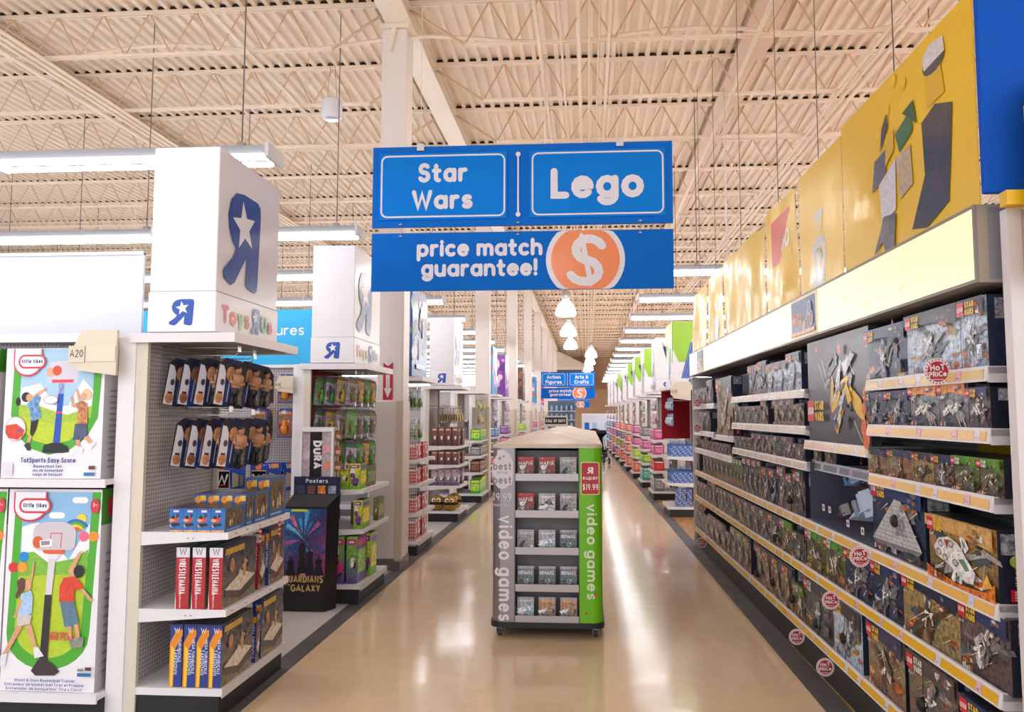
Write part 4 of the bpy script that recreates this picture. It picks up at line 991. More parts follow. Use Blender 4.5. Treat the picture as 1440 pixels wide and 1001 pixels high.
# yellow banners above
YEL = C('#f2c40c')
def banner(s1, s0, z0, z1, label, nm, art=None, wav=.012, zt=None):
    t = wall_thing('vinyl_banner', label, 'banner', s1, .03, z0)
    m = MB('vinyl'); w_ = s1 - s0; N_, K = 26, 10; h_ = z1 - z0; rg = random.Random(nm)
    ph = [rg.uniform(0, 6) for _ in range(4)]
    f = lambda u, v: wav * (math.sin(u * 7 + ph[0] + v * 1.5) + .6 * math.sin(u * 13 + ph[1] - v * 2) + .3 * math.sin(v * 9 + ph[2] + u * 3)) * (.35 + .65 * (1 - v / h_)) * .6
    vs = []; 
    for i in range(N_ + 1):
        for j in range(K + 1):
            u, v = w_ * i / N_, h_ * j / K; vs.append((u, f(u, v), v))
    vs2 = [(x, y + .002, z) for x, y, z in vs]; q0 = len(vs)
    fs = [(i * (K + 1) + j, (i + 1) * (K + 1) + j, (i + 1) * (K + 1) + j + 1, i * (K + 1) + j + 1) for i in range(N_) for j in range(K)]
    m.idx(vs, fs, YEL, smooth=True); m.idx(vs2, [g_[::-1] for g_ in fs], YEL, smooth=True)
    m.build('sheet', t)
    if art:
        class W(Pl):
            def P(s, u, v): return Vector((u, f(u, v) - .0003 * s.l - .0006, v))
        m = MB('vinyl'); q = W(m, (0, 0, 0), (1, 0, 0), (0, 0, 1)); art(q, w_, h_); m.build('print', t)
    for u in (w_ * .5,):
        m = MB('rubber'); m.tube([(u, .004, h_ - .02), (u, .004, 5.96 - z0)], .003, C('#6a6055')); m.build('hanging_wire', t)
    m = MB('metal'); m.tube([(0, .012, h_ - .01), (w_, .012, h_ - .01)], .006, C('#b0a890')); m.build('top_rod', t)
    return t
def art_blocks(q, w, h):
    """plain toned shapes of the size and colours of the banner's figures"""
    dk, md, lt, cr = C('#3c3a3e', .35), C('#6a686c', .3), C('#d9d6dc', .15), C('#c2ac8c', .2)
    X = lambda u: w * u
    for cx, cy in ((.36, .72), (.43, .66), (.44, .82), (.57, .88), (.5, .95)):
        if cy < 1: q.ell(X(cx), h * cy, .035, .035, C('#e8b80a')); q.ell(X(cx) - .004, h * cy + .005, .027, .027, C('#f6ca1c'))
    q.poly([(X(.6), h * .06), (X(.7), h * .3), (X(.69), h * .58), (X(.78), h * .62), (X(.88), h * .56), (X(.86), h * .3), (X(.84), h * .1), (X(.7), h * .03)], dk)
    q.poly([(X(.73), h * .63), (X(.72), h * .8), (X(.82), h * .8), (X(.84), h * .64)], C('#e0b41c')); q.ell(X(.78), h * .84, X(.07), h * .06, C('#4a484e'))
    q.poly([(X(.72), h * .83), (X(.71), h * .9), (X(.76), h * .94), (X(.84), h * .92), (X(.85), h * .84)], lt)
    q.poly([(X(.5), h * .5), (X(.61), h * .52), (X(.62), h * .3), (X(.52), h * .26)], cr)
    q.poly([(X(.5), h * .64), (X(.62), h * .7), (X(.63), h * .58), (X(.53), h * .52)], C('#2a6a44')); q.poly([(X(.56), h * .72), (X(.64), h * .74), (X(.66), h * .6)], C('#1f5636'))
    q.poly([(X(.3), h * .4), (X(.42), h * .45), (X(.43), h * .6), (X(.33), h * .58)], md); q.poly([(X(.36), h * .42), (X(.5), h * .5), (X(.49), h * .22), (X(.38), h * .18)], lt)
    q.poly([(X(.42), h * .5), (X(.49), h * .56), (X(.49), h * .68), (X(.43), h * .66)], C('#e0b41c')); q.poly([(X(.38), h * .6), (X(.45), h * .72), (X(.44), h * .8), (X(.4), h * .74)], dk)
    q.poly([(X(.3), h * .02), (X(.36), h * .14), (X(.39), h * .22), (X(.49), h * .2), (X(.47), h * .02), (X(.4), h * .0), (X(.38), h * .08)], md)
def art_small(q, w, h):
    lt = C('#c9cbd0', .2)
    q.poly([(w * .3, h * .02), (w * .34, h * .2), (w * .3, h * .34), (w * .4, h * .4), (w * .58, h * .4), (w * .64, h * .3), (w * .58, h * .02)], lt)
    q.ell(w * .47, h * .5, w * .1, h * .07, C('#e4cc7c')); q.ell(w * .47, h * .57, w * .12, h * .04, C('#cfcfd2'))
    q.ell(w * .45, h * .25, w * .1, h * .07, C('#8d857c', .3))
def art_logo(q, w, h):
    q.poly([(w * .3, h * .44), (w * .86, h * .46), (w * .86, h * .88), (w * .3, h * .86)], C('#d22a22'))
    q.text('LEGO', w * .57, h * .53, h * .2, C('#f2c40c'), wd=.34, xs=.8, fit=w * .54, gap=.02, slant=.1); q.up(2); q.text('LEGO', w * .57, h * .545, h * .17, WHITE, wd=.22, xs=.8, fit=w * .5, slant=.1)
banner(1.62, .1, 2.525, 3.42, 'tall yellow vinyl banner with dark and white shapes, at the blue header', 1, art_blocks, .0015)
banner(2.5, 1.63, 2.525, 3.38, 'yellow vinyl banner with one small grey shape at its lower edge', 2, art_small, .004)
banner(3.5, 2.62, 2.5, 3.36, 'yellow vinyl banner with red square logo sagging over the fascia', 3, art_logo, .03)
banner(5.3, 3.52, 2.52, 3.32, 'plain pale shining yellow vinyl banner beyond the red logo one', 4, None, .03)
banner(6.15, 5.32, 2.52, 3.3, 'yellow vinyl banner with grey smudge next to the blue gap', 5, art_small, .03)
banner(7.3, 6.3, 2.5, 3.28, 'last yellow vinyl banner at the far end of the toy wall', 6, art_small, .03)
t = wall_thing('header_board', 'slim dark blue board glimpsed between the last two yellow banners', 'sign', 6.35, .06, 2.52)
mb = MB('paint'); mb.box(0, .3, 0, .03, 0, .7, C('#0c3f9a')); mb.build('board', t)
# blue header of the near end display and its yellow card
t = thing('header_cube', 'deep blue square header above the white post at the picture corner', 'sign', (1.49, 2.93, 2.53))
mb = MB('matte'); mb.bev(0, .95, 0, .03, 0, 1.5, .004, C('#0450b8')); mb.build('blue_panel', t)
mb = MB('paint'); mb.box(.05, .4, -.05, .0, -.06, -.005, C('#e8b818')); mb.build('yellow_bracket', t)
t = thing('side_card', 'narrow glossy yellow card at the very picture edge by the post', 'sign', (1.592, 2.83, 2.2))
mb = MB('print'); mb.box(0, .3, 0, .01, 0, .62, C('#efc01a')); mb.idx([(0, 0, .62), (.3, 0, .62), (.3, 0, .78), (.05, 0, .74), (0, .01, .62), (.3, .01, .62), (.3, .01, .78), (.05, .01, .74)], [(0, 1, 2, 3), (5, 4, 7, 6), (3, 2, 6, 7), (4, 0, 3, 7)], C('#efc01a')); mb.build('card', t)
t = thing('conduit_drop', 'thin white vertical conduit dropping from the joists to the toy wall', 'pipe', (1.8, 9.9, 2.5))
mb = MB('paint'); mb.tube([(0, 0, 0), (0, 0, 3.46)], .012, C('#ece6e2'), n=8); mb.build('pipe', t)

# ================================================================== END DISPLAYS AND SHELVING RUNS
ROSE = C('#e4dde2')
def end_display(loc, rot, label, shelves, peg='peg', near='lo', group=None, hooks=(), deep=.0, plain=False):
    """end-of-run display, 0.91 wide; local x along its face, y into the unit"""
    t = thing('end_display', label, 'shelving', loc, rot, group)
    m = MB(peg); m.box(.02, .89, .53, .55, .12, 2.14, WHITE); m.build('back_panel', t)
    for k, x in (('lo', 0), ('hi', .89)):
        m = MB('paint'); m.box(x - .003, x + .023, .50, .56, 0, 2.17, BEIGE); m.box(x, x + .02, .56, .64, 0, 2.17, SHELF); m.build('upright', t)
    m = MB('paint'); m.box(0, .91, .0, .54, .13, .17, SHELF); m.box(0, .91, -.004, 0, .12, .172, C('#d6d2d8')); m.build('base_shelf', t)
    m = MB('rubber'); m.box(.01, .90, .02, .52, 0, .13, KICK); m.build('kick_plate', t)
    for z in shelves:
        m = MB('paint'); m.box(.004, .906, .01, .53, z - .02, z, SHELF)
        for x in (0.0, .902): m.idx([(x, .0, z - .035), (x, .53, z - .075), (x, .53, z + .004), (x, .0, z + .004), (x + .008, .0, z - .035), (x + .008, .53, z - .075), (x + .008, .53, z + .004), (x + .008, .0, z + .004)],
                                      [(0, 3, 2, 1), (4, 5, 6, 7), (0, 1, 5, 4), (2, 3, 7, 6), (3, 0, 4, 7), (1, 2, 6, 5)], SHELF)
        s_ = m.build('shelf', t)
        if not plain:
            m = MB('paint'); m.box(0, .91, -.012, 0, z - .035, z + .004, C('#e9e6ec'))
            q = Pl(m, (0, -.012, z - .03), (1, 0, 0), (0, 0, 1), .0006); rg = random.Random(int(z * 100))
            for i in range(5): u = .04 + i * .17 + rg.uniform(0, .04); q.rect(u, .004, u + .06, .028, C('#f2f0f6'), lift=False); q.rect(u + .005, .012, u + .04, .018, C('#9c98a6'), lift=True)
            m.build('price_rail', s_)
            for hx in (.3, .4):
                m = MB('rubber'); m.lathe([(0, .53 - hx * 1.2), (.004, .53 - hx * 1.2)], C('#333338'), n=8, o=(0, 0, z - .03), axis='x') if False else m.box(-.001, 0, .1 + hx * .3, .106 + hx * .3, z - .033, z - .027, C('#2a2a2e')); m.build('bolt_hole', s_)
    m = MB('paint'); m.box(-.02, .93, -.02, .56, 2.13, 2.145, C('#8f8884')); m.box(-.02, .93, -.03, -.02, 2.12, 2.175, ROSE); m.box(-.03, -.02, -.03, .6, 2.12, 2.175, ROSE); m.box(.93, .94, -.03, .6, 2.12, 2.175, ROSE); m.build('canopy_tray', t)
    for (hx, hz, hl) in hooks:
        m = MB('metal'); m.tube([(hx, .53, hz), (hx, .53 - hl, hz), (hx, .52 - hl, hz + .015)], .004, C('#c9c4c4')); m.tube([(hx, .53, hz + .05), (hx, .53 - hl - .02, hz + .045)], .003, C('#c9c4c4')); m.box(hx - .02, hx + .02, .505 - hl, .508 - hl, hz + .02, hz + .055, C('#f0eef2')); m.build('hook', t)
    return t
def header_cube(loc, rot, label, style='white', near='lo', seed=1):
    """printed card cube standing on the canopy tray"""
    t = thing('header_cube', label, 'sign', loc, rot, 'printed header cubes')
    x0, x1, y0, y1 = -.01, .87, .10, .50
    base = {'white': '#ece8ec', 'pencil': '#f0eef2', 'poster': '#2c4a80'}.get(style, style)
    m = MB('print'); m.bev(x0, x1, y0, y1, 2.42, 3.28, .004, C(base)); m.build('upper_box', t)
    m = MB('print'); m.bev(x0 - .005, x1 + .005, y0 - .005, y1 + .005, 2.18, 2.418, .004, C('#efebee' if style in ('white', 'pencil') else base)); m.build('lower_box', t)
    m = MB('print')
    faces = {'aisle': Pl(m, (x0, y0 - .0055, 2.18), (1, 0, 0), (0, 0, 1), .0006)}
    lo = Pl(m, (x0 - .0055, y1, 2.18), (0, -1, 0), (0, 0, 1), .0006); hi = Pl(m, (x1 + .0055, y0, 2.18), (0, 1, 0), (0, 0, 1), .0006)
    qa = faces['aisle']; W_, D = x1 - x0, y1 - y0
    blue = C('#2a4494', .06)
    if style == 'white':
        for q in (lo, hi): backward_r(q, D * .5, .115, .15, .155, C('#1c4cb0', .05), C('#f2f0f4'))
        backward_r(qa, W_ * .36, .6, .5, .6, blue, C('#f2f0f4'))
        tx = (('T', '#d8323c'), ('o', '#e8602c'), ('y', '#7cc05c'), ('s', '#e06a34'), ('R', ''), ('U', '#58a86a'), ('s', '#e05a7a'))
        u = .06
        for ch, cc in tx:
            if ch == 'R': backward_r(qa, u + .07, .12, .12, .17, C('#4a64b8'), C('#f2f0f4')); u += .15; continue
            h_ = .115; qa.text(ch, u, .06, h_, C(cc), wd=.28, xs=.95, al='l', caps=8); u += qa.tw(ch, h_, .28, .95) + .006
    elif style == 'pencil':
        for q, W2 in ((lo, D), (hi, D), (qa, W_)):
            q.poly([(0, 1.1), (0, .65), (W2 * .25, .42), (W2, .42), (W2, 1.1)], C('#9ccf2c'))
            for i in range(3):
                x = W2 * (.35 + .13 * i) if W2 < .6 else W2 * (.4 + .1 * i); dx = D * .42; w2 = D * .12
                P_ = lambda u, v: (x + dx * v + u * w2, .14 + v * .62)
                q.poly([P_(0, 0), P_(1, 0), P_(1, 1), P_(0, 1)], C('#1f4cb4')); q.poly([P_(.4, 0), P_(.5, 0), P_(.5, 1), P_(.4, 1)], C('#dfe6f4')); q.poly([P_(0, 1), P_(1, 1), P_(.6, 1.14)], C('#e8c4a0'))
            q.text('S', W2 * .75, .03, .1, C('#28489c'), wd=.24)
    elif style == 'poster':
        rng = random.Random(seed)
        for q, W2 in ((lo, D), (hi, D), (qa, W_)):
            q.grad(0, 0, W2, 1.1, C('#1f468c', .4), C('#5c7cb0', .4))
            for i in range(8): q.ell(rng.uniform(.1, .9) * W2, rng.uniform(.15, .95), W2 * rng.uniform(.08, .25), rng.uniform(.05, .14), C(rng.choice(['#20406c', '#6a7c9c', '#54504c', '#8ca0c4', '#6a5c54']), .7), 10)
            shards(q, W2 * .5, .6, W2 * .4, .25, 1.4, 14, [C('#3c4450', .5), C('#8a8c96', .5), C('#6c5c50', .5)], rng)
            q.text('LIVE', W2 * .5, .1, .12, C('#b8d8f4'), wd=.22, fit=W2 * .7) if False else q.rect(W2 * .2, .1, W2 * .8, .16, C('#bcd8f0', .3))
    else:
        rng = random.Random(seed); pal = {'#3aa0dc': ['#e8742c', '#2c64b4', '#f4d4b4', '#e04a6a'], '#7a3a9c': ['#c04ab4', '#e88ad0', '#5a2a8c', '#f2c4e4'], '#f0a81c': ['#e8602c', '#8a4a9c', '#f8dc5c'], '#e02a7c': ['#f4d41c', '#3ab4dc', '#f8a4cc'], '#5c3a34': ['#8a5a44', '#c89a6c', '#3a2a24']}.get(style, ['#ffffff', '#e08a3c'])
        for q, W2 in ((lo, D), (hi, D), (qa, W_)):
            for i in range(12): q.ell(rng.uniform(.12, .88) * W2, rng.uniform(.1, 1.0), W2 * rng.uniform(.1, .24), rng.uniform(.04, .12), C(rng.choice(pal), .3), 9)
    m.build('print', t)
    return t
def toys(name, w, h, d, art, look, seed, side=None):
    return carton(w, h, d, look, seed, name, art, side)
def art_flat(q, w, h, rng, look):
    """bright toy packaging in a palette given as 'base,second,third'"""
    p = look.split(',')
    q.grad(0, 0, w, h, C(p[0], .5), C(p[1], .4))
    for i in range(7): q.ell(rng.uniform(.15, .85) * w, rng.uniform(.12, .75) * h, w * rng.uniform(.08, .25), h * rng.uniform(.05, .16), C(rng.choice(p[1:] + ['#f4f0f0', '#3a3038']), .5), 8)
    q.rect(w * .1, h * .82, w * .9, h * .94, C(p[-1], .2)); q.rect(w * .2, h * .86, w * .7, h * .9, C('#f4f2f4'))
def side_flat(q, w, h, rng, look):
    p = look.split(','); q.rect(0, 0, w, h, C(p[0], .5)); q.rect(w * .1, h * .2, w * .9, h * .7, C(p[1], .7)); q.rect(w * .1, h * .78, w * .9, h * .92, C(p[-1], .2))

# ------------------------------------------------------------------ first display: wrestling toys
XF = -2.05
E1 = 4.3
end_display((XF, E1, 0), PI / 2, 'white end display with grey pegboard holding wrestling toys', (1.03, .60),
            hooks=[(.2, 2.06, .46), (.5, 2.06, .42), (.78, 2.06, .3), (.2, 1.70, .42), (.5, 1.68, .42), (.78, 1.68, .3)])
header_cube((XF, E1, 0), PI / 2, 'biggest white header cube with blue backward letter, over the wrestling toys')
def wrestler_pack(skin, strip, seed):
    rng = random.Random(seed); W_, H_ = .2, .29
    b = MB('print'); b.prism([(.0, 0), (W_ - .03, 0), (W_, .03), (W_, H_ - .05), (W_ - .05, H_), (.04, H_), (0, H_ - .04)], .0, .006, C('#2c2a30')); 
    p = MB('print'); q = Pl(p, (0, 0, 0), (1, 0, 0), (0, 0, 1), .0005)
    q.poly([(0.004, .004), (.07, .004), (.055, .2), (.035, H_ - .05), (.006, H_ - .045)], C('#dcd8e4')); q.poly([(.065, .0), (.11, .0), (.118, .17), (.06, .17)], C(strip)); q.ell(.09, .2, .032, .045, C(skin, .6), 12)
    q.text('RAW CHAMP', .094, .02, .016, WHITE, wd=.2, al='l', rot=PI / 2, caps=0, fit=.16) if False else q.rect(.086, .03, .092, .15, C('#c8cce4'))
    q.ell(.035, .045, .026, .034, C(skin, .4)); q.rect(.02, .07, .05, .082, C('#4a3228')); q.ell(.04, .14, .014, .02, C('#4c4a58'))
    q.rect(.05, H_ - .035, .15, H_ - .006, C('#1c2450')); q.poly([(.115, .02), (.19, .03), (.185, .2), (.12, .22)], C('#6c6460', .6))
    q.ell(.155, .06, .02, .016, C('#c8b46c', .5))
    f = MB('paint'); sk = C(skin)
    f.lathe([(0, .0), (.016, .006), (.02, .02), (.017, .036), (0, .044)], sk, n=10, o=(.125, -.02, .205)); f.lathe([(.0205, .026), (.018, .042), (0, .047)], C('#3a2820'), n=10, o=(.125, -.018, .205))
    f.lathe([(.015, .0), (.026, .02), (.036, .06), (.04, .085), (.03, .1), (.012, .108)], sk, n=10, o=(.125, -.018, .1))
    f.lathe([(.02, 0), (.028, .02), (.024, .04)], C('#1c1a1e'), n=10, o=(.125, -.018, .08))
    for s in (-1, 1):
        f.tube([(.125 + s * .036, -.018, .185), (.125 + s * .048, -.024, .15), (.125 + s * .012, -.045, .14)], .0115, sk, n=7)
        f.tube([(.125 + s * .013, -.018, .09), (.125 + s * .018, -.018, .05), (.125 + s * .018, -.018, .012)], .013, C('#1c1a1e'), n=7)
    c = MB('clear'); c.idx([(.07, -.05, .02), (.185, -.05, .02), (.185, -.05, .24), (.1, -.05, .255), (.06, 0, .01), (.195, 0, .01), (.195, 0, .25), (.09, 0, .268)], [(0, 1, 2, 3), (0, 4, 5, 1), (1, 5, 6, 2), (2, 6, 7, 3), (3, 7, 4, 0)], WHITE)
    return b.mesh('hanging_pack'), p.mesh('print'), f.mesh('figure'), c.mesh('blister')
WP = [wrestler_pack('#b88058', '#243064', 1), wrestler_pack('#8c5c44', '#2c3c8c', 2), wrestler_pack('#c89068', '#1c2850', 3)]
def hang(meshes, loc, rot, label, group, tilt=0.0, cat='figure pack'):
    o = put('hanging_pack', meshes[0]); 
    for nm, me in zip(('print', 'figure', 'blister'), meshes[1:]): put(nm, me, o)
    o.location = loc; o.rotation_euler = (0, tilt, rot); return tag(o, label, cat, group)
rng = random.Random(77)
n = 0
for row, ztop, nm in ((0, 2.055, 'upper hooks'), (1, 1.69, 'lower hooks')):
    for hx, ys_ in ((.2, ((.44, .35, .25, .13) if row == 0 else (.38, .29, .2, .1))), (.5, ((.33, .24, .15) if row == 0 else (.3, .2, .12))), (.78, (.26, .2))):
        for k, ly in enumerate(sorted(ys_, reverse=True)):
            hang(WP[n % 3], (XF - ly - .03, E1 + hx - .09, ztop - .29), R(62), f'wrestler figure pack, {nm}, {ordn(k)} from the pegboard, {["first", "middle", "far"][[.2, .5, .78].index(hx)]} hook', 'wrestler packs on hooks', R(9)); n += 1
def art_small_wrest(q, w, h, rng, look):
    q.rect(0, 0, w, h, C('#2c6cb8', .2))
    for i in range(9): q.ell(rng.uniform(.15, .85) * w, rng.uniform(.1, .8) * h, w * rng.uniform(.1, .22), h * rng.uniform(.06, .13), C(rng.choice(['#e08a4c', '#2c3850', '#c8482c', '#d8a888', '#1c2030']), .5), 8)
    q.rect(w * .05, h * .86, w * .95, h * .97, C('#2460ac')); q.rect(w * .3, h * .84, w * .7, h * .93, C('#d8dcec')); q.rect(w * .03, h * .02, w * .97, h * .1, C('#d8a060', .4))
def side_window(q, w, h, rng, look):
    q.rect(0, 0, w, h, C('#3a6cac')); q.rect(w * .03, h * .18, w * .92, h * .93, C('#6c5a48', .8))
    for i in range(9): q.ell(w * rng.uniform(.1, .88), h * rng.uniform(.3, .75), w * .045, h * rng.uniform(.08, .2), C(rng.choice(['#b89468', '#8c6c4c', '#d8c098', '#4c3c34']), .5), 8)
    q.rect(w * .05, h * .06, w * .7, h * .11, C('#a8c4e4'))
def art_orange(q, w, h, rng, look):
    q.rect(0, 0, w, h, C('#2c5ca8', .3)); q.ell(w * .35, h * .82, w * .3, h * .12, C('#e0902c', .4), 10); q.ell(w * .6, h * .6, w * .25, h * .2, C('#8c5c3c', .6), 10); q.ell(w * .3, h * .5, w * .18, h * .12, C('#c8382c', .4), 8); q.rect(w * .5, h * .78, w * .95, h * .95, C('#e8b43c', .5))
for i in range(4):
    for k, (y, d, h) in enumerate(((4.315, .26, .135), (4.585, .1, .19), (4.70, .22, .19), (4.93, .27, .26))):
        if k == 3 and i < 2: continue
        o = toys('figure_box', .081, h, d, art_small_wrest if k == 0 else art_orange, 'blue' + str(k), 4, side_window)
        o.location = (-2.395 + i * .0825, y, 1.031)
        tag(o, f'small blue wrestling figure box, {ordn(k)} row back, {ordn(i)} from the pegboard, upper shelf', 'toy box', 'small wrestling boxes on the upper shelf')
def spine_red(q, w, h, rng, look):
    q.rect(0, 0, w, h, C('#b02028')); q.rect(0, h * .84, w, h, C('#ddd8e0')); q.text('W', w * .5, h * .88, w * .5, C('#5a5a78'), wd=.14, caps=4)
    q.text('WRESTLEMANIA', w * .22, h * .82, w * .52, WHITE, wd=.15, xs=.55, al='l', rot=-PI / 2, caps=0, fit=h * .58, gap=.08); q.text('SUPERSTAR RING', w * .3, h * .24, w * .25, C('#e8c8c8'), wd=.16, al='l', rot=-PI / 2, caps=0, fit=h * .22)
    q.poly([(0, 0), (0, h * .3), (w * .1, 0)], C('#e8d4c8'))
def side_arena(q, w, h, rng, look):
    q.grad(0, 0, w, h, C('#8c7c6c', .7), C('#3a3c50', .7))
    for i in range(14): q.ell(w * rng.uniform(.05, .95), h * rng.uniform(.45, .9), w * .05, h * .05, C(rng.choice(['#4c4a6c', '#8c6c54', '#c8b8a0', '#2c2c3c']), .6), 7)
    q.poly([(w * .05, h * .3), (w * .5, h * .18), (w * .97, h * .35), (w * .55, h * .5)], C('#dcd0c0', .3)); q.poly([(w * .05, h * .3), (w * .5, h * .18), (w * .5, h * .06), (w * .05, h * .18)], C('#5a5450', .5)); q.poly([(w * .5, h * .18), (w * .97, h * .35), (w * .97, h * .2), (w * .5, h * .06)], C('#8c3c34' if look == 'b' else '#4c4848', .5))
    q.ell(w * .62, h * .55, w * .05, h * .16, C('#c89468', .4)); q.ell(w * .25, h * .66, w * .07, h * .12, C('#b8845c', .4)); q.rect(w * .04, h * .86, w * .6, h * .96, C('#c8a44c', .3))
def spine_blue(q, w, h, rng, look):
    q.rect(0, 0, w, h, C('#243a8c')); q.poly([(0, 0), (w * .34, 0), (w * .42, h * .6), (w, h * .82), (w, h * .92), (w * .5, h * .9), (0, h * .7)], C('#e08a1c')); q.poly([(w * .1, 0), (w * .3, 0), (w * .36, h * .6), (w * .1, h * .66)], C('#f4c83c'))
    q.rect(0, h * .97, w, h, C('#1c2c5c')); q.text('W', w * .55, h * .86, w * .4, WHITE, wd=.16, caps=4)
    q.text('TAKEDOWN', w * .36, h * .6, w * .3, C('#e4e8f4'), wd=.15, xs=.8, al='l', rot=-PI / 2, caps=0, fit=h * .5); q.text('MEGA TURNBUCKLE' if look != 'c' else 'TURNBUCKLE', w * .68, h * .76, w * .24, C('#e4e8f4'), wd=.15, xs=.8, al='l', rot=-PI / 2, caps=0, fit=h * .68)
for i, x in enumerate((-2.345, -2.25, -2.15)):
    o = toys('playset_box', .078, .345, .44, spine_red, 'a', 9, side_arena); o.location = (x, 4.315, .601); tag(o, f'tall box with red spine and white lettering, {ordn(i)} from the pegboard', 'toy box', 'red spined playset boxes')
o = toys('playset_box', .05, .345, .1, spine_red, 'a', 9, side_arena); o.location = (-2.13, 4.82, .601); tag(o, 'narrow red spined box behind the three red ones', 'toy box')
o = toys('playset_box', .06, .36, .24, spine_blue, 'b', 9, side_arena); o.location = (-2.125, 4.94, .601); tag(o, 'arena picture box at the far end of the middle shelf', 'toy box')
for i, x in enumerate((-2.365, -2.285, -2.21, -2.135)):
    o = toys('playset_box', .072, .345, .40, spine_blue, 'c' if i == 0 else 'd', 9, side_arena); o.location = (x, 4.315, .173); tag(o, f'blue and orange spined wrestling playset box, {ordn(i)} from the pegboard, bottom shelf', 'toy box', 'blue and orange playset boxes')
o = toys('playset_box', .1, .3, .05, spine_blue, 'e', 9, side_arena); o.location = (-2.16, 4.76, .173); tag(o, 'orange fronted box behind the blue and orange spined ones', 'toy box')
o = toys('playset_box', .06, .36, .34, spine_blue, 'f', 9, side_arena); o.location = (-2.12, 4.84, .173); tag(o, 'royal blue spined arena box, last on the bottom shelf', 'toy box')
for i, y in enumerate((4.72, 5.02)):
    t = thing('shelf_clip', f'red and white striped shelf clip under the upper shelf, {ordn(i)} from the corner', 'clip', (XF + .012, y, .9), 0, 'striped shelf clips')
    m = MB('print'); m.box(-.001, .001, 0, .03, 0, .1, C('#c8202c')); 
    for k in range(3): m.box(-.0015, .0016, 0, .03, .012 + k * .03, .022 + k * .03, WHITE)
    m.build('strip', t)

# ------------------------------------------------------------------ shelving runs behind the end displays
def run_unit(loc, rot, L_, label, shelves, top=2.17, header=None):
    """double sided run; local x away from the aisle, y from the near face (0) to the far face (.9)"""
    t = thing('shelving_run', label, 'shelving', loc, rot, 'double sided shelving runs')
    m = MB('peg'); m.box(0, L_, .43, .47, .1, top, WHITE); m.build('back_panel', t)
    m = MB('paint'); m.box(0, .1, .0, .03, 0, top, SHELF) if False else m.box(-.02, 0, .02, .88, 0, top, SHELF); m.build('end_panel', t)
    m = MB('rubber'); m.box(0.02, L_, .03, .87, 0, .12, KICK); m.build('kick_plate', t)
    for z in shelves:
        m = MB('paint'); m.box(0.02, L_, .0, .43, z - .03, z, SHELF); m.box(.02, L_, -.012, 0, z - .045, z + .002, C('#e6e2ea')); m.box(0.02, L_, .47, .9, z - .03, z, SHELF); m.build('shelf', t)
    m = MB('paint'); m.box(-.02, L_, .40, .5, top - .01, top + .02, SHELF); m.build('top_rail', t)
    if header:
        m = MB('paint'); m.box(0, L_, .28, .3, top, header, C('#dfe2ee')); m.box(-.004, L_, .27, .31, header - .015, header + .005, C('#e9e9ee')); m.build('header_panel', t)
    return t
run_unit((-2.71, 4.22, 0), 0, -1, '', ()) if False else None
def mirror_run(Y, L_, label, shelves, header=None, top=2.17):
    """run going away from the aisle on the -x side"""
    return run_unit((-2.72 - L_, Y, 0), 0, L_, label, shelves, top, header)
r1 = mirror_run(4.22, 8.0, 'white shelving run stocked with basketball hoop boxes, with tall white header', (1.335, .15), header=2.7)
m = MB('paint'); m.box(8.0, 8.1, .07, .1, 0, 2.17, C('#ebe6ea')); m.build('end_post', r1)
m = MB('paint'); m.box(0, 7.98, -.0, .03, 2.12, 2.17, SHELF); m.build('top_rail', r1)
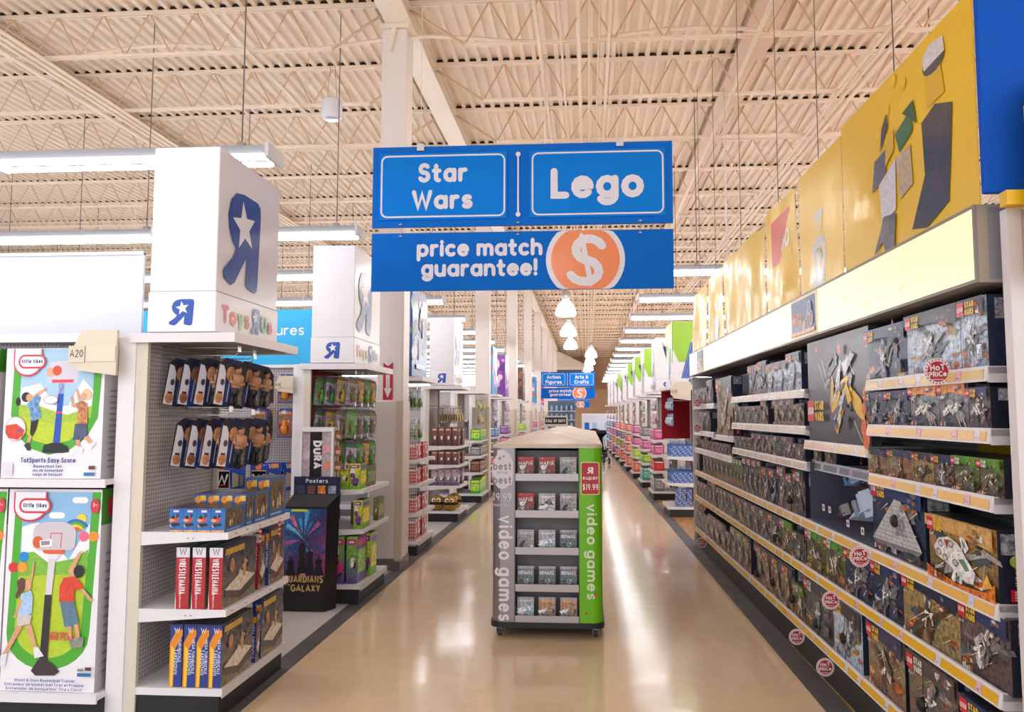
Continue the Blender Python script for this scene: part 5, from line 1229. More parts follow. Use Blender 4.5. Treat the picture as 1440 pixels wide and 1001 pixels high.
# ---- basketball set boxes
SKIN, HAIR = '#d8a07c', '#1c1818'
def px_plane(q, x0, y0, sx, sy):
    """photo-crop coordinates to print coordinates"""
    return lambda x, y: ((x - x0) * sx, (y0 - y) * sy)
def hoop_lower(q, w, h, rng, look):
    T = px_plane(q, 55, 1255 + 20, w / 590.0, h / 1232.0)       # crop units of the reference print: 55..645 across, 43..1275 down
    P_ = lambda pts, c: q.poly([T(*p) for p in pts], c)
    q.rect(0, 0, w, h, C('#efecf2'))
    k = w / 590.0
    # green frame shape
    fr = [(90, 60), (90, 900)] + [(340 - 250 * math.cos(a), 930 + 215 * math.sin(a)) for a in [i * PI / 12 for i in range(13)]] + [(590, 900), (640, 60)][:1] + [(640, 60), (585, 60)]
    P_([(100, 60), (80, 930)] + [(340 - 260 * math.cos(a), 930 + 215 * math.sin(a)) for a in [i * PI / 12 for i in range(13)]] + [(640, 60)], C('#4caa2c'))
    P_([(150, 60), (130, 900)] + [(340 - 205 * math.cos(a), 900 + 175 * math.sin(a)) for a in [i * PI / 12 for i in range(13)]] + [(560, 640), (585, 60)], C('#b4cc2c', .1))
    P_([(150, 60), (140, 560), (300, 560), (570, 520), (585, 60)], C('#8cbce4'))
    P_([(150, 430), (145, 280), (200, 260), (250, 250), (450, 480), (575, 250), (578, 430), (500, 500), (250, 500)], C('#f0f2f8'))
    P_([(143, 440), (230, 430), (330, 500), (480, 470), (576, 410), (570, 560), (135, 580)], C('#7cb83c', .15))
    for x, y in ((365, 205), (510, 110)):
        for dx in (-25, 0, 25): q.ell(*T(x + dx, y), 26 * k, 20 * k, C('#f4f6fa'), 10, lift=False); q.up()
    for x, y, c in ((168, 462, '#1c88cc'), (105, 527, '#d82c2c'), (163, 527, '#f09c2c'), (541, 332, '#e8688c'), (603, 332, '#f08c2c'), (524, 225, '#f0d42c')): q.ell(*T(x, y), 31 * k, 31 * k, C(c), 16)
    for r_, c in ((95, '#2c6cc0'), (78, '#4cac3c'), (61, '#f0c82c'), (45, '#e0602c')): q.poly([T(490 + r_ * .95 * math.cos(a), 320 - r_ * math.sin(a)) for a in [R(30 + 12 * i) for i in range(11)]] , C(c))
    # backboard, rim, ball
    P_([(222, 300), (240, 265), (300, 245), (420, 245), (480, 270), (495, 310), (490, 400), (460, 420), (260, 420), (225, 400)], C('#ccc4cc'))
    q.line([T(335, 405), T(335, 315), T(405, 315), T(400, 405)], 5 * k, C('#d8502c'), 0)
    q.ell(*T(255, 370), 34 * k, 36 * k, C('#d8602c'), 14); P_([(265, 360), (345, 350), (345, 395), (270, 400)], C('#f0eef2')); P_([(275, 365), (330, 360), (330, 385), (278, 390)], C('#908c94'))
    P_([(283, 418), (430, 415), (420, 440), (370, 446), (300, 438)], C('#e0602c')); P_([(300, 442), (405, 442), (370, 480), (335, 480)], C('#e9e6ec'))
    P_([(328, 470), (372, 470), (358, 690), (318, 690)], C('#dad4da')); P_([(316, 690), (358, 690), (348, 1100), (300, 1100)], C('#2a2428'))
    P_([(250, 1150), (290, 1085), (320, 1075), (375, 1100), (430, 1150), (400, 1175), (280, 1178)], C('#3c2c34'))
    # girl
    sk = C(SKIN, .1)
    P_([(205, 640), (232, 500), (222, 490), (240, 492), (238, 560), (222, 650)], sk); q.ell(*T(200, 635), 30 * k, 34 * k, sk, 12); P_([(135, 610), (165, 588), (190, 600), (190, 660), (160, 690), (140, 720), (130, 700), (145, 660)], C('#5c3c2c', .2))
    P_([(165, 690), (225, 665), (243, 700), (240, 800), (215, 820), (150, 815), (165, 740)], C('#a8c4e8', .15)); P_([(165, 720), (180, 730), (140, 830), (122, 835)], sk)
    P_([(150, 815), (240, 815), (232, 870), (150, 885)], C('#cfc4bc', .1)); P_([(150, 880), (185, 885), (110, 1030), (75, 1080), (60, 1070), (100, 990)], sk); P_([(205, 880), (240, 870), (285, 1010), (262, 1020)], sk)
    P_([(58, 1060), (95, 1045), (90, 1120), (55, 1130)], C('#e6e4ea')); P_([(262, 1010), (290, 1005), (330, 1060), (270, 1075)], C('#e6e4ea'))
    # boy
    P_([(470, 510), (520, 430), (545, 415), (535, 440), (495, 530)], sk); q.ell(*T(492, 545), 34 * k, 34 * k, sk, 12); q.ell(*T(525, 545), 34 * k, 38 * k, C(HAIR), 12)
    P_([(430, 585), (500, 575), (545, 620), (555, 650), (500, 660), (505, 735), (410, 730), (408, 640)], C('#d8442c', .15)); P_([(540, 655), (560, 650), (620, 715), (605, 730)], sk)
    P_([(415, 730), (505, 730), (540, 855), (505, 880), (450, 880)], C('#5c7c94', .15)); P_([(470, 878), (495, 878), (500, 960), (480, 965)], sk); P_([(510, 868), (535, 862), (550, 940), (530, 950)], sk)
    P_([(478, 955), (520, 945), (575, 940), (570, 1000), (500, 1010)], C('#8c8c84', .3))
    q.text('little tikes', *T(420, 930), 20 * k, C('#d8384c'), wd=.22, fit=115 * k, caps=6); q.text('BIG PLAY', *T(438, 963), 32 * k, C('#d8384c'), wd=.22, fit=155 * k, caps=6)
    logo_tab(q, T, k, 95, 60, 305, 215)
    for x in (611,): q.ell(*T(x, 145), 29 * k, 42 * k, C('#d8304c'), 14); q.text('3+', *T(x, 148), 22 * k, WHITE, wd=.2, caps=0)
    for x0, y0, x1, y1, c in ((545, 1130, 580, 1145, '#8c8894'), (592, 1120, 630, 1140, '#5c3040'), (545, 1155, 630, 1175, '#2c6ca8')): q.poly([T(x0, y1), T(x1, y1), T(x1, y0), T(x0, y0)], C(c))
    nb = C('#2c4c94')
    for y, s_ in ((1212, 'Shoot & Slam Basketball Trainer'), (1237, 'Entraineur de basket ball Tirer et Frapper'), (1262, 'Entrenador de basquetbol "Tira y Clava"')): q.text(s_, *T(345, y), 17 * k, nb, wd=.17, fit=520 * k, caps=0)
def logo_tab(q, T, k, x0, y0, x1, y1):
    red = C('#d82c44'); cx = (x0 + x1) / 2
    q.poly([T(x0, y0), T(x0, y0 + 90)] + [T(cx - (cx - x0) * math.cos(a), y0 + 95 + 90 * math.sin(a)) for a in [i * PI / 10 for i in range(11)]] + [T(x1, y0)], red)
    g = 9
    q.poly([T(x0 + g, y0), T(x0 + g, y0 + 88)] + [T(cx - (cx - x0 - g) * math.cos(a), y0 + 93 + 80 * math.sin(a)) for a in [i * PI / 10 for i in range(11)]] + [T(x1 - g, y0)], C('#efecf2'))
    a, b = T(x0 + 35, y0 + 132), T(x1 + 28, y0 + 38)
    q.rrect(a[0], a[1], b[0], b[1], (b[1] - a[1]) * .48, red, 5); q.rrect(a[0] + 13 * k, a[1] + 13 * k, b[0] - 13 * k, b[1] - 13 * k, (b[1] - a[1]) * .33, C('#f4f2f6'), 5)
    q.text('little tikes', (a[0] + b[0]) / 2, (a[1] + b[1]) / 2 - 11 * k, 30 * k, C('#1c2c6c'), wd=.2, fit=150 * k, caps=6)
def hoop_upper(q, w, h, rng, look):
    T = px_plane(q, 50, 920, w / 700.0, h / 865.0); k = w / 700.0
    P_ = lambda pts, c: q.poly([T(*p) for p in pts], c)
    q.rect(0, 0, w, h, C('#efecf2'))
    P_([(110, 60), (100, 500), (140, 620), (240, 720), (380, 765), (520, 735), (640, 650), (715, 520), (740, 60)], C('#4caa2c'))
    P_([(165, 60), (155, 500), (190, 600), (270, 670), (390, 700), (520, 670), (600, 600), (668, 480), (680, 60)], C('#bcd02c', .1))
    P_([(165, 60), (157, 430), (420, 470), (500, 500), (668, 440), (680, 60)], C('#a8cce8')); P_([(165, 320), (300, 290), (430, 480), (470, 500), (600, 260), (675, 340), (668, 440), (500, 500), (160, 440)], C('#f2f4fa'))
    P_([(157, 430), (300, 440), (420, 480), (500, 500), (668, 440), (665, 520), (400, 560), (155, 510)], C('#a4c43c', .15))
    P_([(345, 220), (370, 150), (480, 135), (560, 150), (570, 250), (555, 290), (350, 290)], C('#d2ccd8')); P_([(380, 265), (535, 265), (530, 285), (382, 287)], C('#e0405c')); P_([(430, 290), (470, 290), (465, 360), (432, 360)], C('#8c98c8', .5))
    q.ell(*T(365, 215), 26 * k, 30 * k, C('#e8a88c'), 12); q.ell(*T(415, 205), 33 * k, 34 * k, C('#d8502c'), 14)
    P_([(430, 360), (468, 360), (455, 690), (408, 690)], C('#1c4cb8')); P_([(420, 478), (462, 478), (462, 492), (420, 492)], C('#d8304c')); P_([(335, 745), (345, 700), (400, 685), (465, 685), (515, 710), (525, 745), (480, 752), (350, 752)], C('#1c1c20'))
    sk = C(SKIN, .1)
    q.ell(*T(150, 412), 18 * k, 30 * k, C(HAIR), 10); q.ell(*T(205, 382), 34 * k, 34 * k, C(HAIR), 12); q.ell(*T(228, 385), 24 * k, 26 * k, sk, 10); P_([(240, 385), (290, 345), (345, 318), (350, 328), (300, 365), (255, 405)], sk)
    P_([(212, 430), (285, 360), (310, 385), (295, 430), (318, 515), (245, 550), (240, 480)], C('#6c94c4', .6)); P_([(248, 545), (300, 530), (285, 600), (262, 645), (245, 625)], C(HAIR)); P_([(235, 640), (260, 645), (245, 690), (228, 685)], sk); P_([(205, 700), (240, 680), (258, 735), (235, 738)], C('#2c2a34'))
    q.ell(*T(632, 365), 36 * k, 38 * k, C('#e4c49c'), 12); q.ell(*T(612, 378), 24 * k, 26 * k, sk, 10); P_([(555, 330), (568, 325), (590, 400), (575, 410)], sk); P_([(522, 380), (538, 370), (545, 430), (590, 440), (580, 458), (530, 445)], sk)
    P_([(555, 425), (600, 405), (640, 425), (648, 560), (575, 558), (578, 470)], C('#b8784c', .6)); P_([(560, 560), (640, 560), (650, 640), (600, 665), (550, 668)], C('#4c5474', .2)); P_([(570, 665), (600, 665), (600, 710), (580, 715)], sk); P_([(625, 650), (650, 638), (690, 680), (670, 695)], sk)
    P_([(552, 740), (580, 705), (625, 715), (622, 745)], C('#eceaf0')); P_([(665, 740), (670, 690), (705, 672), (708, 690)], C('#eceaf0'))
    q.ell(*T(143, 592), 74 * k, 82 * k, C('#d8a0ac'), 20); q.ell(*T(143, 592), 69 * k, 77 * k, C('#f0e8ee'), 20); P_([(76, 570), (150, 560), (208, 600), (200, 640), (160, 665), (100, 655), (76, 620)], C('#d8402c', .2)); q.star(*T(175, 605), 18 * k, C('#3c5ca8'))
    q.ell(*T(383, 400), 52 * k, 30 * k, C('#d88c98'), 16); q.ell(*T(383, 400), 47 * k, 26 * k, C('#f4f0f4'), 16)
    logo_tab(q, T, k, 108, 60, 310, 330)
    nb = C('#1c3c8c')
    q.text('TotSports Easy Score', *T(385, 815), 34 * k, nb, wd=.18, fit=385 * k, caps=6)
    for y, s_ in ((848, 'Basketball Set'), (875, 'Jeu de basketball'), (901, 'Juego de basquet')): q.text(s_, *T(385, y), 20 * k, nb, wd=.17, fit=215 * k, caps=0)
    for x0, y0, x1, y1, c in ((672, 835, 715, 858, '#6c3040'), (640, 878, 715, 900, '#3c74b0'), (70, 815, 140, 900, '#dcd8e2')): q.poly([T(x0, y1), T(x1, y1), T(x1, y0), T(x0, y0)], C(c))
def hoop_side(q, w, h, rng, look):
    q.rect(0, 0, w, h, C('#c9c4cc')); q.rect(0, h * .82, w, h, C('#3f8c2c')); q.rect(w * .15, h * .86, w * .6, h * .95, C('#c83044'))
    for i in range(14): q.rect(w * .15, h * (.08 + i * .045), w * .8, h * (.095 + i * .045), C('#9c98a2'), lift=(i == 13))
for i, (x, lab) in enumerate(((-3.375, 'beside the end post'), (-4.02, 'beyond the picture edge'))):
    o = toys('hoop_box', .60, .75, .36, hoop_upper, 'u', 1, hoop_side); o.location = (x, 4.25, 1.337); tag(o, f'white and green basketball set box with two children, upper shelf, {lab}', 'toy box', 'basketball set boxes')
for i, (x, lab) in enumerate(((-3.315, 'beside the end post'), (-3.88, 'at the picture edge'))):
    o = toys('hoop_box', .555, 1.125, .36, hoop_lower, 'l', 1, hoop_side); o.location = (x, 4.25, .152); tag(o, f'tall basketball trainer box with hoop and two children, lower shelf, {lab}', 'toy box', 'basketball trainer boxes')
def aisle_flag(loc, txt, label, s=1.0, rot=0):
    t = thing('aisle_number', label, 'sign', loc, rot)
    m = MB('paint'); m.prism([(.03 * s, -.1 * s), (.26 * s, -.13 * s), (.26 * s, .13 * s), (.05 * s, .13 * s), (-.0, .03 * s), (-.02 * s, -.04 * s)], 0, .02, C('#dcd0bc')); m.build('flag_panel', t)
    m = MB('paint'); m.box(-.02 * s, .075 * s, -.008, 0, -.055 * s, .04 * s, C('#d8ccb8')); m.box(.08 * s, .255 * s, -.004, 0, -.05 * s, .04 * s, C('#e0d4c2')); m.build('name_plate', t)
    m = MB('print'); q = front(m, 0, .0004, -.0082); q.text(txt, .028 * s, -.025 * s, .042 * s, C('#1c1a1c'), wd=.12, fit=.08 * s, caps=0); m.build('lettering', t)
aisle_flag((-2.94, 4.20, 2.055), 'A20', 'beige aisle number flag reading A20 beside the basketball box')
aisle_flag((-2.86, 6.90, 1.98), 'A18', 'small beige aisle flag on the post of the second display', .62)

# ------------------------------------------------------------------ second display: green packs on red board
E2 = 6.95
t = end_display((XF, E2, 0), PI / 2, 'white end display with red pegboard, green blister packs and shelves', (1.02, .66), peg='pegred',
            hooks=[(hx, hz, .4) for hz in (2.06, 1.76, 1.46) for hx in (.1, .31, .52, .73)])
header_cube((XF, E2, 0), PI / 2, 'second white header cube with blue backward letter, beside the column')
r2 = mirror_run(E2 - .05, 8.0, 'white shelving run with grey pegboard behind the second display', (.15,))
m = MB('paint'); m.box(8.0, 8.1, .06, .09, 0, 2.17, C('#ebe6ea')); m.build('end_post', r2)
def soft_pack(w, h, pal, seed):
    rng = random.Random(seed)
    b = MB('print'); b.prism([(0, 0), (w, 0), (w, h * .86), (w * .8, h), (w * .2, h), (0, h * .86)], 0, .004, C(pal[0], .3))
    p = MB('print'); q = Pl(p, (0, 0, 0), (1, 0, 0), (0, 0, 1), .0005)
    q.rect(w * .05, h * .04, w * .95, h * .8, C(pal[1], .7)); q.rect(w * .1, h * .8, w * .9, h * .9, C(pal[2], .2))
    for i in range(5): q.ell(w * rng.uniform(.25, .75), h * rng.uniform(.15, .65), w * rng.uniform(.1, .25), h * rng.uniform(.05, .15), C(rng.choice(pal[2:]), .6), 8)
    f = MB('paint'); c0, c1_ = C(pal[2]), C(pal[3 % len(pal)])
    f.lathe([(0, 0), (.03, .02), (.034, .06), (.022, .09), (.02, .12), (0, .13)], c0, n=8, o=(w * .5, -.016, h * .12))
    for s in (-1, 1): f.tube([(w * .5 + s * .02, -.016, h * .5), (w * .5 + s * .045, -.02, h * .4), (w * .5 + s * .035, -.02, h * .25)], .01, c1_, n=6)
    c = MB('clear'); c.idx([(w * .14, -.04, h * .08), (w * .86, -.04, h * .08), (w * .86, -.04, h * .72), (w * .14, -.04, h * .72), (w * .1, 0, h * .05), (w * .9, 0, h * .05), (w * .9, 0, h * .76), (w * .1, 0, h * .76)], [(0, 1, 2, 3), (0, 4, 5, 1), (1, 5, 6, 2), (2, 6, 7, 3), (3, 7, 4, 0)], WHITE)
    return b.mesh('hanging_pack'), p.mesh('print'), f.mesh('figure'), c.mesh('blister')
GP = [soft_pack(.17, .27, ['#56705c', '#9cb08c', '#5cac3c', '#c83c2c'], 1), soft_pack(.17, .27, ['#6c6470', '#b8a8b0', '#8c7464', '#6c9c4c'], 2), soft_pack(.17, .27, ['#7c4c44', '#c0ac8c', '#d8b44c', '#5c4c6c'], 3), soft_pack(.17, .27, ['#5c5c70', '#c8c4d0', '#4c8c4c', '#8c3c5c'], 4)]
n = 0
for r_, zt in enumerate((2.06, 1.76, 1.46)):
    for hi_, hx in enumerate((.1, .31, .52, .73)):
        for k, ly in enumerate((.44, .34, .24, .14)[hi_ // 2:]):
            hang(GP[(n * 7 + r_ + hi_) % 4], (XF - ly - .04, E2 + hx - .085, zt - .27), R(68), f'small figure pack, {["top", "middle", "low"][r_]} row of the red board, {ordn(hi_)} hook, {ordn(k)} out', 'blister packs on the red board', R(6)); n += 1
# packs and belts on the near side of the second run
OP = soft_pack(.15, .27, ['#2c4ca0', '#8c6c54', '#e08c2c', '#c8482c'], 6)
OPn = soft_pack(.15, .27, ['#e0a42c', '#7c6454', '#e0a42c', '#8c5c44'], 7)
for r_, zt in enumerate((2.08, 1.76)):
    for c_, x in enumerate((-3.12, -2.87)):
        m = MB('metal'); m.tube([(8.0 - (-2.72 - x - .075), .43, zt - .01), (8.0 - (-2.72 - x - .075), .05, zt - .01)], .004, C('#c9c4c4')); m.box(8.0 - (-2.72 - x - .075) - .02, 8.0 - (-2.72 - x - .075) + .02, .04, .044, zt - .05, zt - .02, C('#f0eef2')); m.build('hook', r2)
        for k in range(4):
            hang(OP if k < 3 else OPn, (x, E2 + .02 + k * .05, zt - .27), 0, f'blue and orange figure pack, {["upper", "lower"][r_]} hook {["far from", "next to"][c_]} the post, {ordn(k)} in line', 'blue and orange figure packs')
def belt_pack():
    b = MB('print'); b.prism([(0, 0), (.3, 0), (.3, .26), (0, .26)], 0, .005, C('#1c3c94'))
    p = MB('print'); q = Pl(p, (0, 0, 0), (1, 0, 0), (0, 0, 1), .0005)
    q.rect(.0, .2, .3, .26, C('#24409c', .2)); q.ell(.08, .22, .03, .03, C('#e8742c')); q.text('W', .2, .205, .045, WHITE, wd=.16, caps=4); q.rect(.2, .21, .27, .25, C('#e08c3c', .4))
    m = MB('metal'); m.prism([(.01, .02), (.17, .02), (.16, .19), (.02, .19)], -.02, -.008, C('#d8d4cc')); m.prism([(.185, .03), (.245, .05), (.245, .15), (.185, .17)], -.016, -.004, C('#b8ae94')); m.prism([(.255, .05), (.29, .06), (.29, .14), (.255, .15)], -.012, -.003, C('#8c866c'))
    q = Pl(m, (0, -.0205, 0), (1, 0, 0), (0, 0, 1), .0005); q.rect(.022, .03, .158, .18, C('#1c1a1e')); q.text('W', .09, .06, .1, WHITE, wd=.18, caps=4, xs=1.1); q.rect(.06, .05, .13, .062, C('#c8342c'))
    return b.mesh('toy_belt'), p.mesh('print'), m.mesh('belt_plate')
bp_ = belt_pack()
for i, x in enumerate((-3.46, -3.13, -2.98)):
    o = put('toy_belt', bp_[0]); put('print', bp_[1], o); put('belt_plate', bp_[2], o); o.location = (x, E2 + (.02, .06, .1)[i], 1.0); tag(o, f'silver toy champion belt on dark card, {ordn(i)} from the far shelf corner', 'toy belt', 'toy champion belts')
m = MB('metal'); m.tube([(7.2, .43, 1.24), (7.2, .03, 1.24)], .004, C('#c9c4c4')); m.tube([(7.55, .43, 1.24), (7.55, .03, 1.24)], .004, C('#c9c4c4')); m.tube([(7.75, .43, 1.24), (7.75, .03, 1.24)], .004, C('#c9c4c4')); m.build('hook', r2)
GRP = '#6cb02c,#e8d83c,#7a3c94'; PUP = '#5c3c8c,#8cc83c,#d83c8c'; BRP = '#6c5c3c,#8c9c5c,#4c6c3c'
for i, (x, w, d, pal, z, h) in enumerate(((-2.29, .1, .2, GRP, 1.021, .235), (-2.185, .1, .2, GRP, 1.021, .235), (-2.2, .11, .3, BRP, 1.021, .2), (-2.14, .08, .25, GRP, .661, .26), (-2.26, .09, .3, BRP, .661, .2), (-2.32, .1, .3, PUP, .173, .42), (-2.2, .1, .3, PUP, .173, .42), (-2.16, .09, .2, GRP, .173, .4), (-2.12, .05, .22, BRP, .661, .22))):
    y = (7.0, 7.0, 7.24, 7.0, 7.3, 7.0, 7.0, 7.34, 7.58)[i]
    o = toys('creature_box', w, h, d, art_flat, pal, 3 + i % 2, side_flat); o.location = (x, y, z)
    tag(o, ['first lime and yellow toy box on the upper shelf by the duct tape', 'second lime and yellow toy box on the upper shelf', 'olive brown toy box at the back of the upper shelf', 'lime toy box on the middle shelf of the second display', 'olive toy box behind it on the middle shelf, second display', 'purple and green tall toy box on the bottom shelf, by the board', 'purple and green tall toy box on the bottom shelf, next to the corner', 'lime toy box with purple band at the far end, bottom shelf', 'small olive box at the far end of the middle shelf'][i], 'toy box', 'creature toy boxes on the second display')

# tape bin and poster bin
t = thing('tape_display', 'clear fronted display tower with black band and white vertical lettering', 'display stand', (-2.6, 6.84, 0))
m = MB('paint'); m.bev(0, .31, .02, .1, 0, 1.59, .006, C('#d6cdd2')); m.box(.0, .02, 0, .02, .9, 1.58, C('#ece8ee')); m.box(.29, .31, 0, .02, .9, 1.58, C('#ece8ee')); m.box(.02, .29, 0, .02, 1.55, 1.58, C('#ece8ee')); m.build('cabinet', t)
m = MB('print'); q = front(m, 0, .0006, .0195); q.rect(.02, .9, .29, 1.55, C('#b8acb4', .3))
for x, y, c in ((.24, 1.4, '#e8a0a4'), (.25, 1.25, '#e8906c'), (.06, 1.35, '#d8c0cc'), (.25, 1.1, '#e87858'), (.06, 1.1, '#b8a4b0')): q.poly([(x - .03, y - .05), (x + .03, y - .03), (x + .03, y + .04), (x - .03, y + .02)], C(c, .2))
q.rect(.09, .9, .2, 1.55, C('#141214')); q.text('DURA', .12, 1.47, .08, WHITE, wd=.25, xs=.8, al='l', rot=-PI / 2, gap=.05, caps=0, fit=.33); q.rect(.02, 1.548, .29, 1.55, C('#c8c4c8')); m.build('print', t)
t = thing('poster_bin', 'black cardboard poster bin with dark blue space picture and gold lettering', 'display bin', (-2.645, 6.66, 0))
m = MB('print'); bk = C('#17161b')
m.idx([(0, 0, 0), (.36, 0, 0), (.37, 0, .9), (-.01, 0, .9), (0.03, .14, 0), (.42, .14, 0), (.44, .14, 1.0), (.02, .14, 1.0)], [(0, 1, 2, 3), (1, 5, 6, 2), (5, 4, 7, 6), (4, 0, 3, 7), (3, 2, 6, 7)], bk); m.build('carton_body', t)
m = MB('print'); m.box(.02, .44, .13, .145, .9, 1.15, C('#1c2440')); m.build('back_card', t)
m = MB('print'); q = Pl(m, (0, -.0006, 0), (1, 0, 0), (0, 0, 1), .0006); rng = random.Random(12)
q.poly([(.004, .3), (.362, .3), (.37, .88), (-.004, .88)], [C('#5a3c70', .5), C('#a04c84', .5), C('#1c3468', .4), C('#2c78c0', .4)])
for i in range(16):
    a_ = R(20 + i * 21); r1_, r2_ = .03, rng.uniform(.12, .24)
    P1 = lambda r_, da: (min(.365, max(.0, .17 + r_ * math.cos(a_ + da))), min(.87, max(.31, .62 + r_ * 1.2 * math.sin(a_ + da))))
    q.poly([P1(r1_, 0), P1(r2_, -.1), P1(r2_, .1)], C(rng.choice(['#3c8cc8', '#24548c', '#9c5898', '#4ca0d8', '#c8708c', '#3a4c88']), .7))
for x, y, s_, h_ in ((.06, .31, .05, .16), (.16, .31, .05, .34), (.23, .31, .05, .26), (.31, .31, .05, .18)):
    q.poly([(x - s_, y), (x + s_, y), (x + s_ * .5, y + h_ * .5), (x + s_ * .62, y + h_ * .75), (x + .012, y + h_ * .82), (x - .012, y + h_ * .82), (x - s_ * .62, y + h_ * .72), (x - s_ * .45, y + h_ * .45)], C('#17131f', .6)); q.ell(x, y + h_ * .9, .014, .02, C('#3c2c34', .6), 10)
q.poly([(.01, .72), (.1, .68), (.19, .6), (.11, .7), (.03, .76)], C('#6cc0e0', .3)); q.poly([(.22, .62), (.3, .7), (.36, .78), (.27, .68)], C('#283c6c'))
q.rect(.06, .86, .2, .88, C('#c8d828')); q.rect(.15, .315, .2, .33, C('#c82c2c')); q.text('MARVEL', .175, .317, .011, WHITE, wd=.2, caps=0, fit=.045)
gd = C('#c8a468', .2); q.text('GUARDIANS', .18, .25, .065, gd, wd=.2, xs=.62, caps=0, gap=.05, fit=.35); q.text('OF THE', .04, .225, .016, gd, wd=.2, caps=0, fit=.05); q.text('GALAXY', .2, .175, .062, gd, wd=.2, xs=.75, caps=0, gap=.05, fit=.28)
q2 = Pl(m, (0, .1295, 0), (1, 0, 0), (0, 0, 1), .0006); q2.rect(.02, 1.08, .44, 1.15, C('#1c2444')); q2.text('Posters', .23, 1.095, .038, WHITE, wd=.17, fit=.3)
for i, c in enumerate(('#3c3c58', '#6c4438', '#c8742c', '#8c94ac')): q2.rect(.05 + i * .095, 1.0, .12 + i * .095, 1.07, C(c, .8), lift=(i == 3))
q2.rect(.06, .965, .4, .99, C('#8cc8c0', .8)); m.build('print', t)
t = thing('clip_strip', 'hanging strip of small brown packs beside the tape display', 'toy rack', (-2.27, 6.9, .75))
m = MB('paint'); m.box(0, .012, 0, .004, 0, .9, C('#c8b8a8')); m.build('strip', t)
for i in range(6):
    m = MB('print'); m.box(-.02, .04, -.012, 0, .02 + i * .14, .11 + i * .14, C('#8c5c44', .8)); m.box(-.01, .03, -.014, -.012, .04 + i * .14, .07 + i * .14, C('#d8b48c', .6)); m.build('small_pack', t)

# ------------------------------------------------------------------ third and fourth displays
E3 = 9.35
t = end_display((XF, E3, 0), PI / 2, 'end display with white wire grid panel and red boxes past the column', (1.15, .85, .5), hooks=[(.3, 2.0, .4), (.6, 2.0, .4), (.3, 1.6, .4), (.6, 1.6, .4)])
header_cube((XF, E3 - .05, 0), PI / 2, 'tall header cube printed in stormy blue, just past the column', 'poster', seed=4)
m = MB('paint')
for i in range(21): x = -.02; m.tube([(x, .03 + i * .0225, .12), (x, .03 + i * .0225, 1.66)], .0022, WHITE, n=4, caps=False, smooth=False)
for i in range(40): z = .12 + i * .0395; m.tube([(-.024, .03, z), (-.024, .48, z)], .0022, WHITE, n=4, caps=False, smooth=False)
o = m.build('wire_grid', t); o['kind'] = 'stuff'
REDP = '#b8242c,#d8483c,#e8dcd4'
for r_, z in enumerate((1.151, .851, .501, .173)):
    for k in range(4):
        o = toys('card_game_box', .15, .2 if r_ < 3 else .26, .1, art_flat, REDP, 3 + k % 2, side_flat); o.location = (XF - .06 - (k % 2) * .01, E3 + .05 + k * .2, z); o.rotation_euler = (0, 0, PI / 2)
        tag(o, f'bright red game box, {["top", "second", "third", "bottom"][r_]} shelf behind the wire grid, {ordn(k)} along', 'toy box', f'red game boxes, {["top", "second", "third", "bottom"][r_]} shelf')
for r_, zt in enumerate((2.0, 1.6)):
    for hx in (.3, .6):
        for k in range(3): hang(GP[k], (XF - .15 - k * .1, E3 + hx - .075, zt - .24), PI / 2, f'small mixed figure pack, {["upper", "lower"][r_]} hooks past the column, {"first" if hx < .5 else "second"} hook, {ordn(k)} out', f'packs on the third display, row {r_ + 1}')
E4 = 12.3
end_display((XF, E4, 0), PI / 2, 'end display stacked with brown boxes and round gold toys', (1.2, .9, .57), hooks=[(.2, 1.8, .4), (.45, 1.8, .4), (.7, 1.8, .4)])
header_cube((XF, E4, 0), PI / 2, 'third white header cube with small blue backward letter, far along the aisle')
BR = '#5c3c3c,#8c5c54,#c89c6c'
for r_, (z, h) in enumerate(((1.201, .3), (.901, .22), (.571, .26))):
    for k in range(4):
        for b_ in range(2):
            o = toys('toy_figure_box', .1, h, .17 if b_ == 0 else .2, art_flat, BR if r_ < 2 else '#5c4470,#c8bcc8,#8c3c44', 3, side_flat); o.location = (-2.51 + k * .112, E4 + .02 + b_ * .42, z)
            tag(o, f'brown toy box, {["upper", "middle", "lower"][r_]} shelf of the fourth display, {ordn(k)} from the board, {"front" if b_ == 0 else "rear"} row', 'toy box', f'brown boxes, {["upper", "middle", "lower"][r_]} shelf, fourth display')
for k in range(3):
    for hx in (.2, .45, .7): hang(GP[2], (XF - .1 - k * .13, E4 + hx - .075, 1.56), PI / 2, f'small brown figure pack under the third white header cube, {["first", "middle", "last"][[.2, .45, .7].index(hx)]} hook, {ordn(k)}', 'brown packs on the fourth display')
for k, (x, y) in enumerate(((-2.42, 12.4), (-2.2, 12.36), (-2.2, 12.75))):
    t = thing('plush_toy', f'round black and gold plush toy on the bottom shelf, {["first", "second", "third"][k]} one', 'plush toy', (x, y, .172), 0, 'round gold plush toys')
    m = MB('matte'); m.lathe([(0, 0), (.07, .01), (.11, .06), (.12, .12), (.1, .19), (.06, .23), (0, .245)], C('#a8803c', .4), n=16); m.build('body', t)
    m = MB('matte'); m.lathe([(.121, .1), (.124, .12), (.121, .14)], C('#2a2018'), n=16); m.build('belt', t)
    for s in (-1, 1):
        m = MB('matte'); m.lathe([(0, -.012), (.03, -.008), (.034, 0), (0, .004)], C('#f0e8dc'), n=10, o=(s * .04, -.095, .17), axis='y'); m.build('eye', t)
        m = MB('matte'); m.lathe([(0, -.004), (.014, -.003), (.014, 0)], C('#161214'), n=8, o=(s * .036, -.108, .17), axis='y'); m.build('pupil', t)

